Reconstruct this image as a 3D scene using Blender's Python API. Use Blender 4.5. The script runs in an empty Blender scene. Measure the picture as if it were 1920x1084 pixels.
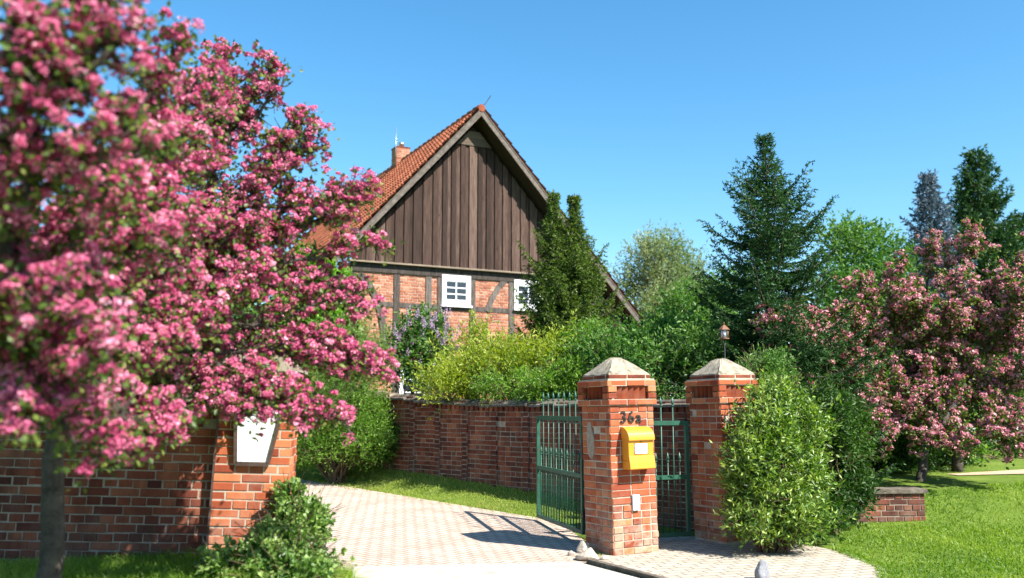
import bpy, math, random
import numpy as np
from mathutils import Vector, Matrix

random.seed(7)
RNG = np.random.default_rng(11)
SC = bpy.context.scene
COL = SC.collection
R = math.radians

# ------------------------------------------------------------------ camera
F_PX, CX, CY = 1700.0, 960.0, 542.0          # focal length and centre in photo pixels
TILT = math.atan(223.0 / F_PX)
EYE = 1.6
cam_d = bpy.data.cameras.new('camera')
cam = bpy.data.objects.new('camera', cam_d)
COL.objects.link(cam)
cam.location = (0, 0, EYE)
cam.rotation_euler = (R(90) + TILT, 0, 0)
cam_d.sensor_fit = 'HORIZONTAL'
cam_d.sensor_width = 36.0
cam_d.lens = 36.0 * F_PX / 1920.0
cam_d.clip_start = 0.05
cam_d.clip_end = 3000
cam_d.dof.use_dof = True
cam_d.dof.focus_distance = 11.8
cam_d.dof.aperture_fstop = 1.1
SC.camera = cam

# ------------------------------------------------------------------ world, sun, exposure
SUN_EL, SUN_AZ = 46.0, 128.5                   # azimuth clockwise from +Y
world = bpy.data.worlds.new('World')
SC.world = world
world.use_nodes = True
wn = world.node_tree
bg = wn.nodes['Background']
sky = wn.nodes.new('ShaderNodeTexSky')
sky.sky_type = 'NISHITA'
sky.sun_disc = False
sky.sun_elevation = R(SUN_EL)
sky.sun_rotation = R(SUN_AZ)
sky.air_density = 1.0
sky.dust_density = 0.5
sky.ozone_density = 3.0
hsv = wn.nodes.new('ShaderNodeHueSaturation'); hsv.inputs['Saturation'].default_value = 1.27; hsv.inputs['Hue'].default_value = .489; hsv.inputs['Value'].default_value = 1.2
wn.links.new(sky.outputs[0], hsv.inputs['Color']); wn.links.new(hsv.outputs[0], bg.inputs[0])
bg.inputs[1].default_value = 0.076
sd = bpy.data.lights.new('sun', 'SUN')
sd.energy = 5.0
sd.angle = R(0.5)
sd.color = (1.0, 0.95, 0.87)
sun = bpy.data.objects.new('sun', sd)
COL.objects.link(sun)
SUNV = Vector((math.sin(R(SUN_AZ)) * math.cos(R(SUN_EL)), math.cos(R(SUN_AZ)) * math.cos(R(SUN_EL)), math.sin(R(SUN_EL))))
sun.rotation_euler = SUNV.to_track_quat('Z', 'Y').to_euler()
sun.location = (8, -6, 12)
SC.view_settings.view_transform = 'Standard'
SC.view_settings.look = 'None'
SC.view_settings.exposure = 1.45
SC.view_settings.gamma = 1.0
SC.cycles.max_bounces = 6
SC.cycles.transparent_max_bounces = 6
SC.cycles.use_denoising = True

# ------------------------------------------------------------------ helpers
CT, ST = math.cos(TILT), math.sin(TILT)
def ray(u, v):
    a, b = (u - CX) / F_PX, (CY - v) / F_PX
    return np.array([a, CT - b * ST, ST + b * CT])
def P(u, v, D):
    """the point seen at photo pixel (u, v) at forward distance D"""
    d = ray(u, v)
    return np.array([0, 0, EYE]) + d * (D / d[1])

class MB:
    """collects verts / faces and links them as ONE mesh object"""
    def __init__(s):
        s.v, s.f, s.n = [], [], 0
    def add(s, verts, faces, mat=0, rnd=None, smooth=False):
        verts = np.asarray(verts, float).reshape(-1, 3)
        faces = np.asarray(faces, np.int64)
        if len(faces) == 0:
            return
        r = np.full(len(faces), random.random()) if rnd is None else np.broadcast_to(np.asarray(rnd, float), (len(faces),))
        s.v.append(verts)
        s.f.append((faces + s.n, mat, r, smooth))
        s.n += len(verts)
    def box(s, lo, hi, mat=0, rnd=None):
        x0, y0, z0 = lo; x1, y1, z1 = hi
        v = [(x0,y0,z0),(x1,y0,z0),(x1,y1,z0),(x0,y1,z0),(x0,y0,z1),(x1,y0,z1),(x1,y1,z1),(x0,y1,z1)]
        s.add(v, [(0,3,2,1),(4,5,6,7),(0,1,5,4),(1,2,6,5),(2,3,7,6),(3,0,4,7)], mat, rnd)
    def bar(s, a, b, w, h, mat=0, rnd=None, up=(0,0,1)):
        a, b = Vector(a), Vector(b)
        d = (b - a).normalized(); upv = Vector(up)
        if abs(d.dot(upv)) > .98: upv = Vector((0,1,0))
        sx = d.cross(upv).normalized() * (w / 2); sz = sx.cross(d).normalized() * (h / 2)
        v = []
        for p in (a, b):
            v += [p - sx - sz, p + sx - sz, p + sx + sz, p - sx + sz]
        s.add([tuple(q) for q in v], [(0,1,2,3),(7,6,5,4),(0,4,5,1),(1,5,6,2),(2,6,7,3),(3,7,4,0)], mat, rnd)
    def tube(s, pts, rad, n=6, mat=0, rnd=None, cap=True):
        pts = np.asarray(pts, float)
        m = len(pts)
        rad = np.broadcast_to(np.asarray(rad, float), (m,))
        t = np.gradient(pts, axis=0)
        t /= np.linalg.norm(t, axis=1)[:, None] + 1e-9
        ref = np.where(np.abs(t[:, 2:3]) > .9, np.array([[1., 0, 0]]), np.array([[0, 0, 1.]]))
        if np.abs(t[:, 2]).max() > .9: ref = np.broadcast_to(np.array([[1., .13, 0]]), t.shape)
        a = np.cross(t, ref); a /= np.linalg.norm(a, axis=1)[:, None] + 1e-9
        b = np.cross(t, a)
        an = np.linspace(0, 2 * np.pi, n, endpoint=False)
        ring = pts[:, None] + rad[:, None, None] * (np.cos(an)[None, :, None] * a[:, None] + np.sin(an)[None, :, None] * b[:, None])
        f = []
        for i in range(m - 1):
            for k in range(n):
                k2 = (k + 1) % n
                f.append((i*n+k, i*n+k2, (i+1)*n+k2, (i+1)*n+k))
        s.add(ring.reshape(-1, 3), f, mat, rnd, True)
        if cap:
            base = s.n - m * n
            for off, rev in ((0, True), ((m-1)*n, False)):
                idx = np.arange(off, off + n)
                s.f.append((np.array([idx[::-1] if rev else idx]) + base, mat, np.array([.5 if rnd is None else np.max(rnd)]), False))
    def prism(s, poly, y0, y1, mat=0, rnd=None):
        """polygon in (x, z) pushed from y0 to y1"""
        n = len(poly)
        v = [(p[0], y0, p[1]) for p in poly] + [(p[0], y1, p[1]) for p in poly]
        s.add(v, [(i, (i+1) % n, n + (i+1) % n, n + i) for i in range(n)], mat, rnd)
        base = s.n - 2 * n
        r = np.array([.5 if rnd is None else rnd])
        s.f.append((np.array([list(range(n))[::-1]]) + base, mat, r, False))
        s.f.append((np.array([list(range(n, 2*n))]) + base, mat, r, False))
    def build(s, name, mats, parent=None, smooth_all=False):
        v = np.concatenate(s.v)
        me = bpy.data.meshes.new(name)
        loops = np.concatenate([f.ravel() for f, *_ in s.f])
        tot = np.concatenate([np.full(len(f), f.shape[1]) for f, *_ in s.f])
        mi = np.concatenate([np.full(len(f), m) for f, m, _, _ in s.f])
        rn = np.concatenate([r for _, _, r, _ in s.f])
        sm = np.concatenate([np.full(len(f), t or smooth_all) for f, _, _, t in s.f])
        me.vertices.add(len(v)); me.vertices.foreach_set('co', v.astype(np.float32).ravel())
        me.loops.add(len(loops)); me.loops.foreach_set('vertex_index', loops.astype(np.int32))
        me.polygons.add(len(tot))
        st = np.concatenate([[0], np.cumsum(tot)[:-1]])
        me.polygons.foreach_set('loop_start', st.astype(np.int32))
        me.polygons.foreach_set('loop_total', tot.astype(np.int32))
        me.polygons.foreach_set('material_index', mi.astype(np.int32))
        me.polygons.foreach_set('use_smooth', sm)
        at = me.attributes.new('rnd', 'FLOAT', 'FACE')
        at.data.foreach_set('value', rn.astype(np.float32))
        me.update(calc_edges=True)
        for m in (mats if isinstance(mats, (list, tuple)) else [mats]):
            me.materials.append(m)
        o = bpy.data.objects.new(name, me)
        COL.objects.link(o)
        if parent is not None: o.parent = parent
        return o

def tag(o, label=None, cat=None, group=None, kind=None):
    if label: o['label'] = label
    if cat: o['category'] = cat
    if group: o['group'] = group
    if kind: o['kind'] = kind
    return o
def thing(name, label, cat, loc=(0,0,0), rot=(0,0,0), group=None):
    o = bpy.data.objects.new(name, None)
    COL.objects.link(o)
    o.location = loc; o.rotation_euler = rot; o.empty_display_size = .2
    return tag(o, label, cat, group)

# ------------------------------------------------------------------ materials
def mat(name):
    m = bpy.data.materials.new(name); m.use_nodes = True
    nt = m.node_tree; nt.nodes.clear()
    out = nt.nodes.new('ShaderNodeOutputMaterial')
    return m, nt, out
def N(nt, t, **kw):
    n = nt.nodes.new('ShaderNode' + t)
    for k, v in kw.items():
        if k.startswith('i_'):
            key = k[2:]
            n.inputs[int(key) if key.isdigit() else key.replace('_', ' ')].default_value = v
        else: setattr(n, k, v)
    return n
def ramp(nt, stops, interp='LINEAR'):
    r = nt.nodes.new('ShaderNodeValToRGB'); r.color_ramp.interpolation = interp
    e = r.color_ramp.elements
    while len(e) < len(stops): e.new(.5)
    for k, (p, c) in enumerate(stops):
        e[k].position = p; e[k].color = (*c, 1)
    return r
def mixc(nt, a, b, fac, mode='MIX'):
    n = nt.nodes.new('ShaderNodeMix'); n.data_type = 'RGBA'; n.blend_type = mode
    for sock, val in ((0, fac), (6, a), (7, b)):
        if hasattr(val, 'is_output'): nt.links.new(val, n.inputs[sock])
        else: n.inputs[sock].default_value = val if sock == 0 else (*val, 1)
    return n.outputs[2]
def coords(nt, scale=(1,1,1), rot=(0,0,0), kind='Object'):
    tc = nt.nodes.new('ShaderNodeTexCoord'); mp = nt.nodes.new('ShaderNodeMapping')
    mp.inputs['Scale'].default_value = scale; mp.inputs['Rotation'].default_value = rot
    nt.links.new(tc.outputs[kind], mp.inputs[0])
    return mp.outputs[0]
def noise(nt, vec, scale, detail=4, rough=.6):
    n = N(nt, 'TexNoise', i_Scale=scale, i_Detail=detail, i_Roughness=rough)
    nt.links.new(vec, n.inputs['Vector'])
    return n.outputs[0]
def attr(nt):
    return N(nt, 'Attribute', attribute_name='rnd').outputs['Fac']
def bump(nt, h, strength=.4, dist=.01):
    b = N(nt, 'Bump', i_Strength=strength, i_Distance=dist)
    nt.links.new(h, b.inputs['Height']); return b.outputs[0]
def principled(nt, out, color, rough=.8, normal=None, spec=.3, metal=0.):
    p = N(nt, 'BsdfPrincipled')
    if hasattr(color, 'is_output'): nt.links.new(color, p.inputs['Base Color'])
    else: p.inputs['Base Color'].default_value = (*color, 1)
    if hasattr(rough, 'is_output'): nt.links.new(rough, p.inputs['Roughness'])
    else: p.inputs['Roughness'].default_value = rough
    p.inputs['Specular IOR Level'].default_value = spec
    p.inputs['Metallic'].default_value = metal
    if normal is not None: nt.links.new(normal, p.inputs['Normal'])
    nt.links.new(p.outputs[0], out.inputs[0])
    return p

def leaf_mat(name, stops, trans=.35, gloss=.018):
    m, nt, out = mat(name)
    r = ramp(nt, stops); nt.links.new(attr(nt), r.inputs[0])
    d = N(nt, 'BsdfDiffuse'); t = N(nt, 'BsdfTranslucent'); g = N(nt, 'BsdfGlossy', i_Roughness=.45)
    nt.links.new(r.outputs[0], d.inputs[0])
    hs = N(nt, 'HueSaturation', i_Saturation=1.15, i_Value=1.5); nt.links.new(r.outputs[0], hs.inputs['Color'])
    nt.links.new(hs.outputs[0], t.inputs[0])
    m1 = N(nt, 'MixShader', i_0=trans); nt.links.new(d.outputs[0], m1.inputs[1]); nt.links.new(t.outputs[0], m1.inputs[2])
    m2 = N(nt, 'MixShader', i_0=gloss); nt.links.new(m1.outputs[0], m2.inputs[1]); nt.links.new(g.outputs[0], m2.inputs[2])
    nt.links.new(m2.outputs[0], out.inputs[0])
    return m

def brick_mat(name, stops, stain=(.30, .25, .2), stain_amt=.25, low_stain=0., soot=.75):
    m, nt, out = mat(name)
    r = ramp(nt, stops); nt.links.new(attr(nt), r.inputs[0])
    v = coords(nt)
    n1 = noise(nt, v, 30, 5, .7); n2 = noise(nt, v, 2.2, 5, .65)
    c = mixc(nt, r.outputs[0], (.45, .45, .45), n1, 'OVERLAY')
    rr = ramp(nt, [(.5, (0,0,0)), (.75, (1,1,1))]); nt.links.new(n2, rr.inputs[0])
    mul = N(nt, 'Math', operation='MULTIPLY', i_1=stain_amt); nt.links.new(rr.outputs[0], mul.inputs[0])
    fac = mul.outputs[0]
    if low_stain:
        sp = N(nt, 'SeparateXYZ'); nt.links.new(v, sp.inputs[0])
        ma = N(nt, 'MapRange'); nt.links.new(sp.outputs[2], ma.inputs[0])
        for k, val in ((1, .75), (2, 0.), (3, 0.), (4, low_stain)): ma.inputs[k].default_value = val
        m3 = N(nt, 'Math', operation='MULTIPLY'); nt.links.new(ma.outputs[0], m3.inputs[0])
        r3 = ramp(nt, [(.4, (0,0,0)), (.62, (1,1,1))]); nt.links.new(noise(nt, v, 6, 5, .7), r3.inputs[0]); nt.links.new(r3.outputs[0], m3.inputs[1])
        ad = N(nt, 'Math', operation='ADD', use_clamp=True); nt.links.new(fac, ad.inputs[0]); nt.links.new(m3.outputs[0], ad.inputs[1]); fac = ad.outputs[0]
    c = mixc(nt, c, stain, fac)
    rs = ramp(nt, [(.42, (0,0,0)), (.72, (soot,soot,soot))]); nt.links.new(noise(nt, coords(nt, (1, 1, .45)), 3.1, 6, .7), rs.inputs[0])
    c = mixc(nt, c, tuple(x * .38 for x in stops[0][1]), rs.outputs[0])
    principled(nt, out, c, .88, bump(nt, noise(nt, v, 60, 4, .7), .5, .004), .2)
    return m

def wood_mat(name, stops, axis_scale=(9, 9, .5), rough=.85):
    m, nt, out = mat(name)
    v = coords(nt, axis_scale)
    r = ramp(nt, stops)
    w = noise(nt, v, 4, 6, .7)
    ad = N(nt, 'Math', operation='MULTIPLY_ADD', i_1=.38, i_2=-.19); nt.links.new(attr(nt), ad.inputs[0])
    a2 = N(nt, 'Math', operation='ADD'); nt.links.new(w, a2.inputs[0]); nt.links.new(ad.outputs[0], a2.inputs[1])
    nt.links.new(a2.outputs[0], r.inputs[0])
    kn = N(nt, 'TexVoronoi', i_Scale=1.1); nt.links.new(coords(nt, (3, 3, 1.1)), kn.inputs['Vector'])
    kr = ramp(nt, [(.03, (1,1,1)), (.09, (0,0,0))]); nt.links.new(kn.outputs[0], kr.inputs[0])
    c = mixc(nt, r.outputs[0], stops[0][1], kr.outputs[0])
    principled(nt, out, c, rough, bump(nt, noise(nt, coords(nt, (axis_scale[0]*2.5, axis_scale[1]*2.5, axis_scale[2])), 5, 4, .7), .6, .006), .25)
    return m

def rough_mat(name, stops, scale=8, b=.5, bd=.01, rough=.9, spec=.2, detail_scale=60):
    m, nt, out = mat(name)
    v = coords(nt)
    r = ramp(nt, stops); nt.links.new(noise(nt, v, scale, 6, .65), r.inputs[0])
    principled(nt, out, r.outputs[0], rough, bump(nt, noise(nt, v, detail_scale, 5, .7), b, bd), spec)
    return m

M = {}
M['brick_orange'] = brick_mat('brick_orange', [(0, (.20,.042,.021)), (.35, (.33,.078,.032)), (.7, (.42,.118,.047)), (1, (.50,.19,.085))], (.46,.38,.29), .3, .75, .38)
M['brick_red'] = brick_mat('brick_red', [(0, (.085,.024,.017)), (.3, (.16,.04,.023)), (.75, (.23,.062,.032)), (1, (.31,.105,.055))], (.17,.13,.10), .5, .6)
M['brick_house'] = brick_mat('brick_house', [(0, (.30,.10,.055)), (.5, (.40,.15,.085)), (1, (.50,.24,.15))], (.5,.36,.25), .3)
M['mortar'] = rough_mat('mortar', [(.3, (.30,.25,.19)), (.7, (.47,.405,.325))], 14)
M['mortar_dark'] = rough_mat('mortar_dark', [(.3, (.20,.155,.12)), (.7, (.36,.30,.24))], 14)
M['mortar_light'] = rough_mat('mortar_light', [(.3, (.42,.37,.31)), (.7, (.55,.50,.43))], 14)
M['concrete'] = rough_mat('concrete', [(.28, (.07,.06,.045)), (.45, (.25,.215,.16)), (.7, (.38,.335,.265))], 9, .8, .012)
M['coping'] = rough_mat('coping', [(.3, (.05,.04,.032)), (.5, (.115,.095,.075)), (.72, (.22,.19,.15))], 7, .8, .012)
M['stone'] = rough_mat('stone', [(.3, (.25,.21,.17)), (.7, (.50,.44,.36))], 6, .8, .02, detail_scale=25)
M['grey_stone'] = rough_mat('grey_stone', [(.3, (.16,.16,.17)), (.7, (.30,.30,.31))], 6, .8, .02, detail_scale=25)
M['boards'] = wood_mat('boards', [(.2, (.016,.010,.007)), (.4, (.034,.019,.014)), (.56, (.062,.036,.027)), (.82, (.15,.10,.078))])
M['boards_across'] = wood_mat('boards_across', [(.15, (.04,.028,.02)), (.45, (.10,.075,.056)), (.8, (.2,.16,.12))], (.5, 9, 9))
M['barge'] = wood_mat('barge', [(.2, (.045,.037,.031)), (.5, (.105,.088,.075)), (.85, (.22,.19,.165))], (2.5, 9, 2.5))
M['barge_dark'] = wood_mat('barge_dark', [(.2, (.05,.04,.034)), (.5, (.12,.10,.085)), (.85, (.24,.2,.17))], (2.5, 9, 2.5))
M['beam'] = wood_mat('beam', [(.2, (.022,.018,.015)), (.5, (.07,.058,.05)), (.9, (.2,.175,.155))], (7, 7, 1))
M['ledge'] = wood_mat('ledge', [(.2, (.09,.07,.05)), (.5, (.19,.15,.11)), (.85, (.3,.24,.18))], (.6, 9, 9))
M['white_paint'] = rough_mat('white_paint', [(.3, (.70,.72,.74)), (.7, (.80,.81,.82))], 10, .15, .003, .5, .4)
M['sheet_white'] = rough_mat('sheet_white', [(.3, (.80,.82,.85)), (.7, (.84,.86,.88))], 3, .05, .001, .35, .5)
M['grey_ink'] = rough_mat('grey_ink', [(.3, (.35,.37,.4)), (.7, (.4,.42,.45))], 3)
M['roof_tile'] = brick_mat('roof_tile', [(0, (.25,.068,.035)), (.5, (.35,.108,.054)), (1, (.44,.155,.083))], (.2,.09,.055), .45)
M['bark'] = rough_mat('bark', [(.3, (.035,.028,.022)), (.7, (.12,.10,.08))], 12, 1., .02, detail_scale=40)
M['bark_brown'] = rough_mat('bark_brown', [(.3, (.07,.045,.028)), (.7, (.16,.11,.07))], 12, 1., .02, detail_scale=40)
M['yellow'] = rough_mat('yellow', [(.3, (.58,.235,.018)), (.7, (.64,.27,.024))], 5, .05, .002, .35, .5)
M['plastic_pale'] = rough_mat('plastic_pale', [(.3, (.45,.5,.58)), (.7, (.62,.66,.72))], 40, .1, .002, .5, .4)
M['dark'] = rough_mat('dark', [(.3, (.010,.010,.011)), (.7, (.025,.024,.023))], 10, .3, .004, .5, .4)
M['frame_brown'] = rough_mat('frame_brown', [(.3, (.04,.025,.022)), (.7, (.09,.06,.05))], 12, .3, .004, .5, .4)
M['copper_red'] = rough_mat('copper_red', [(.3, (.12,.05,.025)), (.7, (.22,.095,.045))], 12, .3, .004, .5, .4)
M['shed_roof'] = rough_mat('shed_roof', [(.3, (.42,.44,.44)), (.7, (.55,.56,.55))], 5)
m, nt, out = mat('green_paint')
v = coords(nt); r = ramp(nt, [(.30, (.09,.05,.03)), (.38, (.012,.062,.038)), (.7, (.024,.105,.066))]); nt.links.new(noise(nt, v, 7, 5, .7), r.inputs[0])
principled(nt, out, r.outputs[0], .45, bump(nt, noise(nt, v, 80), .2, .002), .45); M['green_paint'] = m
m, nt, out = mat('zinc'); principled(nt, out, (.5,.52,.54), .35, None, .5, .9); M['zinc'] = m
m, nt, out = mat('pane'); principled(nt, out, (.018,.022,.028), .06, None, .6); M['pane'] = m

def green(a, b, c):
    return [(0, a), (.5, b), (1, c)]
M['leaf_hawthorn'] = leaf_mat('leaf_hawthorn', green((.035,.06,.014), (.075,.125,.024), (.17,.20,.045)), .3)
M['blossom'] = leaf_mat('blossom', [(0, (.34,.045,.12)), (.35, (.55,.115,.24)), (.75, (.68,.22,.35)), (1, (.80,.45,.55))], .25, .02)
M['blossom_dusty'] = leaf_mat('blossom_dusty', [(0, (.34,.09,.13)), (.5, (.56,.23,.28)), (1, (.72,.44,.46))], .25, .02)
M['lilac'] = leaf_mat('lilac', green((.22,.13,.24), (.40,.28,.41), (.58,.47,.57)), .2, .02)
M['leaf_forsythia'] = leaf_mat('leaf_forsythia', green((.10,.16,.014), (.20,.27,.022), (.33,.38,.06)), .4)
M['leaf_lush'] = leaf_mat('leaf_lush', green((.055,.13,.014), (.10,.21,.024), (.18,.30,.045)), .4)
M['leaf_privet'] = leaf_mat('leaf_privet', green((.03,.08,.008), (.10,.195,.018), (.29,.39,.065)), .3, .05)
M['leaf_mid'] = leaf_mat('leaf_mid', green((.03,.085,.016), (.06,.15,.026), (.13,.23,.05)), .35)
M['leaf_vine'] = leaf_mat('leaf_vine', green((.08,.19,.015), (.14,.30,.03), (.24,.40,.07)), .45)
M['leaf_willow'] = leaf_mat('leaf_willow', green((.10,.15,.05), (.16,.22,.08), (.26,.31,.15)), .4)
M['leaf_fine'] = leaf_mat('leaf_fine', green((.075,.15,.025), (.13,.22,.045), (.21,.30,.08)), .4)
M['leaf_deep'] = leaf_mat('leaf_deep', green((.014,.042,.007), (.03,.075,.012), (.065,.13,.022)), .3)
M['leaf_ivy'] = leaf_mat('leaf_ivy', green((.025,.075,.010), (.07,.15,.02), (.24,.34,.09)), .33, .03)
M['needle_dark'] = leaf_mat('needle_dark', green((.012,.038,.012), (.030,.078,.020), (.075,.145,.04)), .2, .02)
M['needle_olive'] = leaf_mat('needle_olive', green((.03,.065,.010), (.075,.125,.018), (.18,.24,.045)), .25, .02)
M['needle_blue'] = leaf_mat('needle_blue', green((.06,.085,.11), (.10,.135,.17), (.16,.2,.25)), .2, .02)
M['grass_blade'] = leaf_mat('grass_blade', green((.085,.17,.018), (.16,.26,.03), (.30,.38,.07)), .4, .02)
M['grass_dry'] = leaf_mat('grass_dry', green((.13,.20,.026), (.23,.30,.045), (.42,.41,.12)), .4, .02)

# ground materials
m, nt, out = mat('lawn'); v = coords(nt)
r = ramp(nt, [(.3, (.075,.13,.018)), (.55, (.14,.21,.03)), (.8, (.25,.27,.075))]); nt.links.new(noise(nt, v, 1.4, 8, .75), r.inputs[0])
c = mixc(nt, r.outputs[0], (.45,.45,.45), noise(nt, v, 45, 4, .8), 'OVERLAY')
principled(nt, out, c, .95, bump(nt, noise(nt, v, 70, 4, .8), .8, .03), .1); M['lawn'] = m

def paver_mat(name, c1, c2, cm, wid, hei, rotz, mortar=.012, dirt=(.2,.16,.12)):
    m, nt, out = mat(name)
    v = coords(nt, (1,1,1), (0,0,rotz)); vd = N(nt, 'VectorMath', operation='ADD')
    nz = N(nt, 'TexNoise', i_Scale=9, i_Detail=2); nt.links.new(v, nz.inputs['Vector'])
    sc = N(nt, 'VectorMath', operation='SCALE'); sc.inputs['Scale'].default_value = .022
    nt.links.new(nz.outputs['Color'], sc.inputs[0]); nt.links.new(v, vd.inputs[0]); nt.links.new(sc.outputs[0], vd.inputs[1])
    b = N(nt, 'TexBrick', i_Scale=1.0, i_Mortar_Size=mortar, i_Mortar_Smooth=.3, i_Bias=0., i_Brick_Width=wid, i_Row_Height=hei)
    b.inputs['Color1'].default_value = (*c1, 1); b.inputs['Color2'].default_value = (*c2, 1); b.inputs['Mortar'].default_value = (*cm, 1)
    nt.links.new(vd.outputs[0], b.inputs['Vector'])
    rr = ramp(nt, [(.45, (0,0,0)), (.75, (.65,.65,.65))]); nt.links.new(noise(nt, v, 1.1, 7, .7), rr.inputs[0])
    c = mixc(nt, b.outputs[0], dirt, rr.outputs[0])
    c = mixc(nt, c, (.5,.5,.5), noise(nt, v, 90, 3, .7), 'OVERLAY')
    inv = N(nt, 'Math', operation='SUBTRACT', i_0=1.); nt.links.new(b.outputs['Fac'], inv.inputs[1])
    h = N(nt, 'Math', operation='MULTIPLY_ADD', i_1=.12); nt.links.new(noise(nt, v, 60), h.inputs[0]); nt.links.new(inv.outputs[0], h.inputs[2])
    principled(nt, out, c, .85, bump(nt, h.outputs[0], .7, .008), .25)
    return m
M['drive'] = paver_mat('drive', (.42,.335,.275), (.50,.415,.345), (.22,.15,.11), .2, .1, R(38), .013, (.23,.17,.125))
M['pave'] = paver_mat('pave', (.35,.305,.245), (.43,.38,.31), (.16,.135,.105), .24, .12, R(-20), .011, (.27,.235,.18))
M['road'] = rough_mat('road', [(.3, (.27,.25,.21)), (.47, (.42,.39,.34)), (.75, (.50,.47,.42))], 2.6, .5, .006, .9, .2, 70)
M['sand'] = rough_mat('sand', [(.3, (.34,.24,.15)), (.7, (.48,.36,.24))], 2., .5, .01)

# ------------------------------------------------------------------ terrain
def sstep(t):
    t = np.clip(t, 0, 1); return t * t * (3 - 2 * t)
EDGE_A, EDGE_D = np.array([.45, 13.0]), np.array([-.692, .722])      # edge between drive and grass bank
def height(x, y):
    x = np.asarray(x, float); y = np.asarray(y, float)
    base = .04 * np.clip(y - 11.5, 0, 10.0)
    d = (x - EDGE_A[0]) * .722 + (y - EDGE_A[1]) * .692
    bank = .34 * sstep((d - .15) / 1.15) * sstep((y - 12.4) / 1.6)
    left = .30 * sstep((-1.45 - x) / .75) * sstep((y - 5.9) / 1.4) * sstep((9.3 - y) / .7)
    return base + bank + left
def H1(x, y): return float(height(x, y))

def axis(lo, hi, step, far):
    core = np.arange(lo, hi + 1e-6, step)
    out_ = []
    k = step
    p = hi
    while p < far: k *= 1.6; p += k; out_.append(p)
    neg = []; k = step; p = lo
    while p > -far: k *= 1.6; p -= k; neg.append(p)
    return np.array(neg[::-1] + list(core) + out_)
gx, gy = axis(-12, 14, .25, 900), axis(2, 30, .25, 900)
X, Y = np.meshgrid(gx, gy)
Z = height(X, Y) - .012
nx, ny = len(gx), len(gy)
idx = np.arange(nx * ny).reshape(ny, nx)
q = np.stack([idx[:-1, :-1], idx[:-1, 1:], idx[1:, 1:], idx[1:, :-1]], -1).reshape(-1, 4)
g = MB(); g.add(np.stack([X, Y, Z], -1).reshape(-1, 3), q, 0, .5, True)
tag(g.build('ground', M['lawn']), kind='structure')

def sheet(name, left, right, mt, lift, n=60, k=14):
    """a paved sheet between two edge polylines, draped on the terrain"""
    def samp(poly, n):
        poly = np.array(poly, float)
        s = np.concatenate([[0], np.cumsum(np.linalg.norm(np.diff(poly, axis=0), axis=1))]); s /= s[-1]
        t = np.linspace(0, 1, n)
        return np.stack([np.interp(t, s, poly[:, 0]), np.interp(t, s, poly[:, 1])], 1)
    L, Rr = samp(left, n), samp(right, n)
    t = np.linspace(0, 1, k)
    XY = L[:, None] * (1 - t)[None, :, None] + Rr[:, None] * t[None, :, None]
    zz = height(XY[..., 0], XY[..., 1]) + lift
    v = np.concatenate([XY, zz[..., None]], -1).reshape(-1, 3)
    ix = np.arange(n * k).reshape(n, k)
    q = np.stack([ix[:-1, :-1], ix[:-1, 1:], ix[1:, 1:], ix[1:, :-1]], -1).reshape(-1, 4)
    b = MB(); b.add(v, q, 0, .5, True)
    o = b.build(name, mt); tag(o, kind='structure'); return o
sheet('driveway', [(-1.55,9.2), (-2.0,9.6), (-5,13.2), (-9,18), (-14,24)],
      [(.95,9.75), (1.0,10.6), (.78,12.0), (.45,13.0), (-4.4,18.07), (-9.5,23.4)], M['drive'], .002)
sheet('road', [(-2.2,2.5), (-1.75,6.5), (-1.45,8.4), (-1.6,9.45)], [(5,2.5), (2.6,6.4), (1.42,8.45), (.70,9.72)], M['road'], .008)
sheet('pavement', [(1.52,8.4), (.86,9.6), (1.0,10.3), (1.2,11.6)], [(3.3,8.2), (3.75,9.4), (3.7,10.4), (3.2,11.6)], M['pave'], .006)

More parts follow.
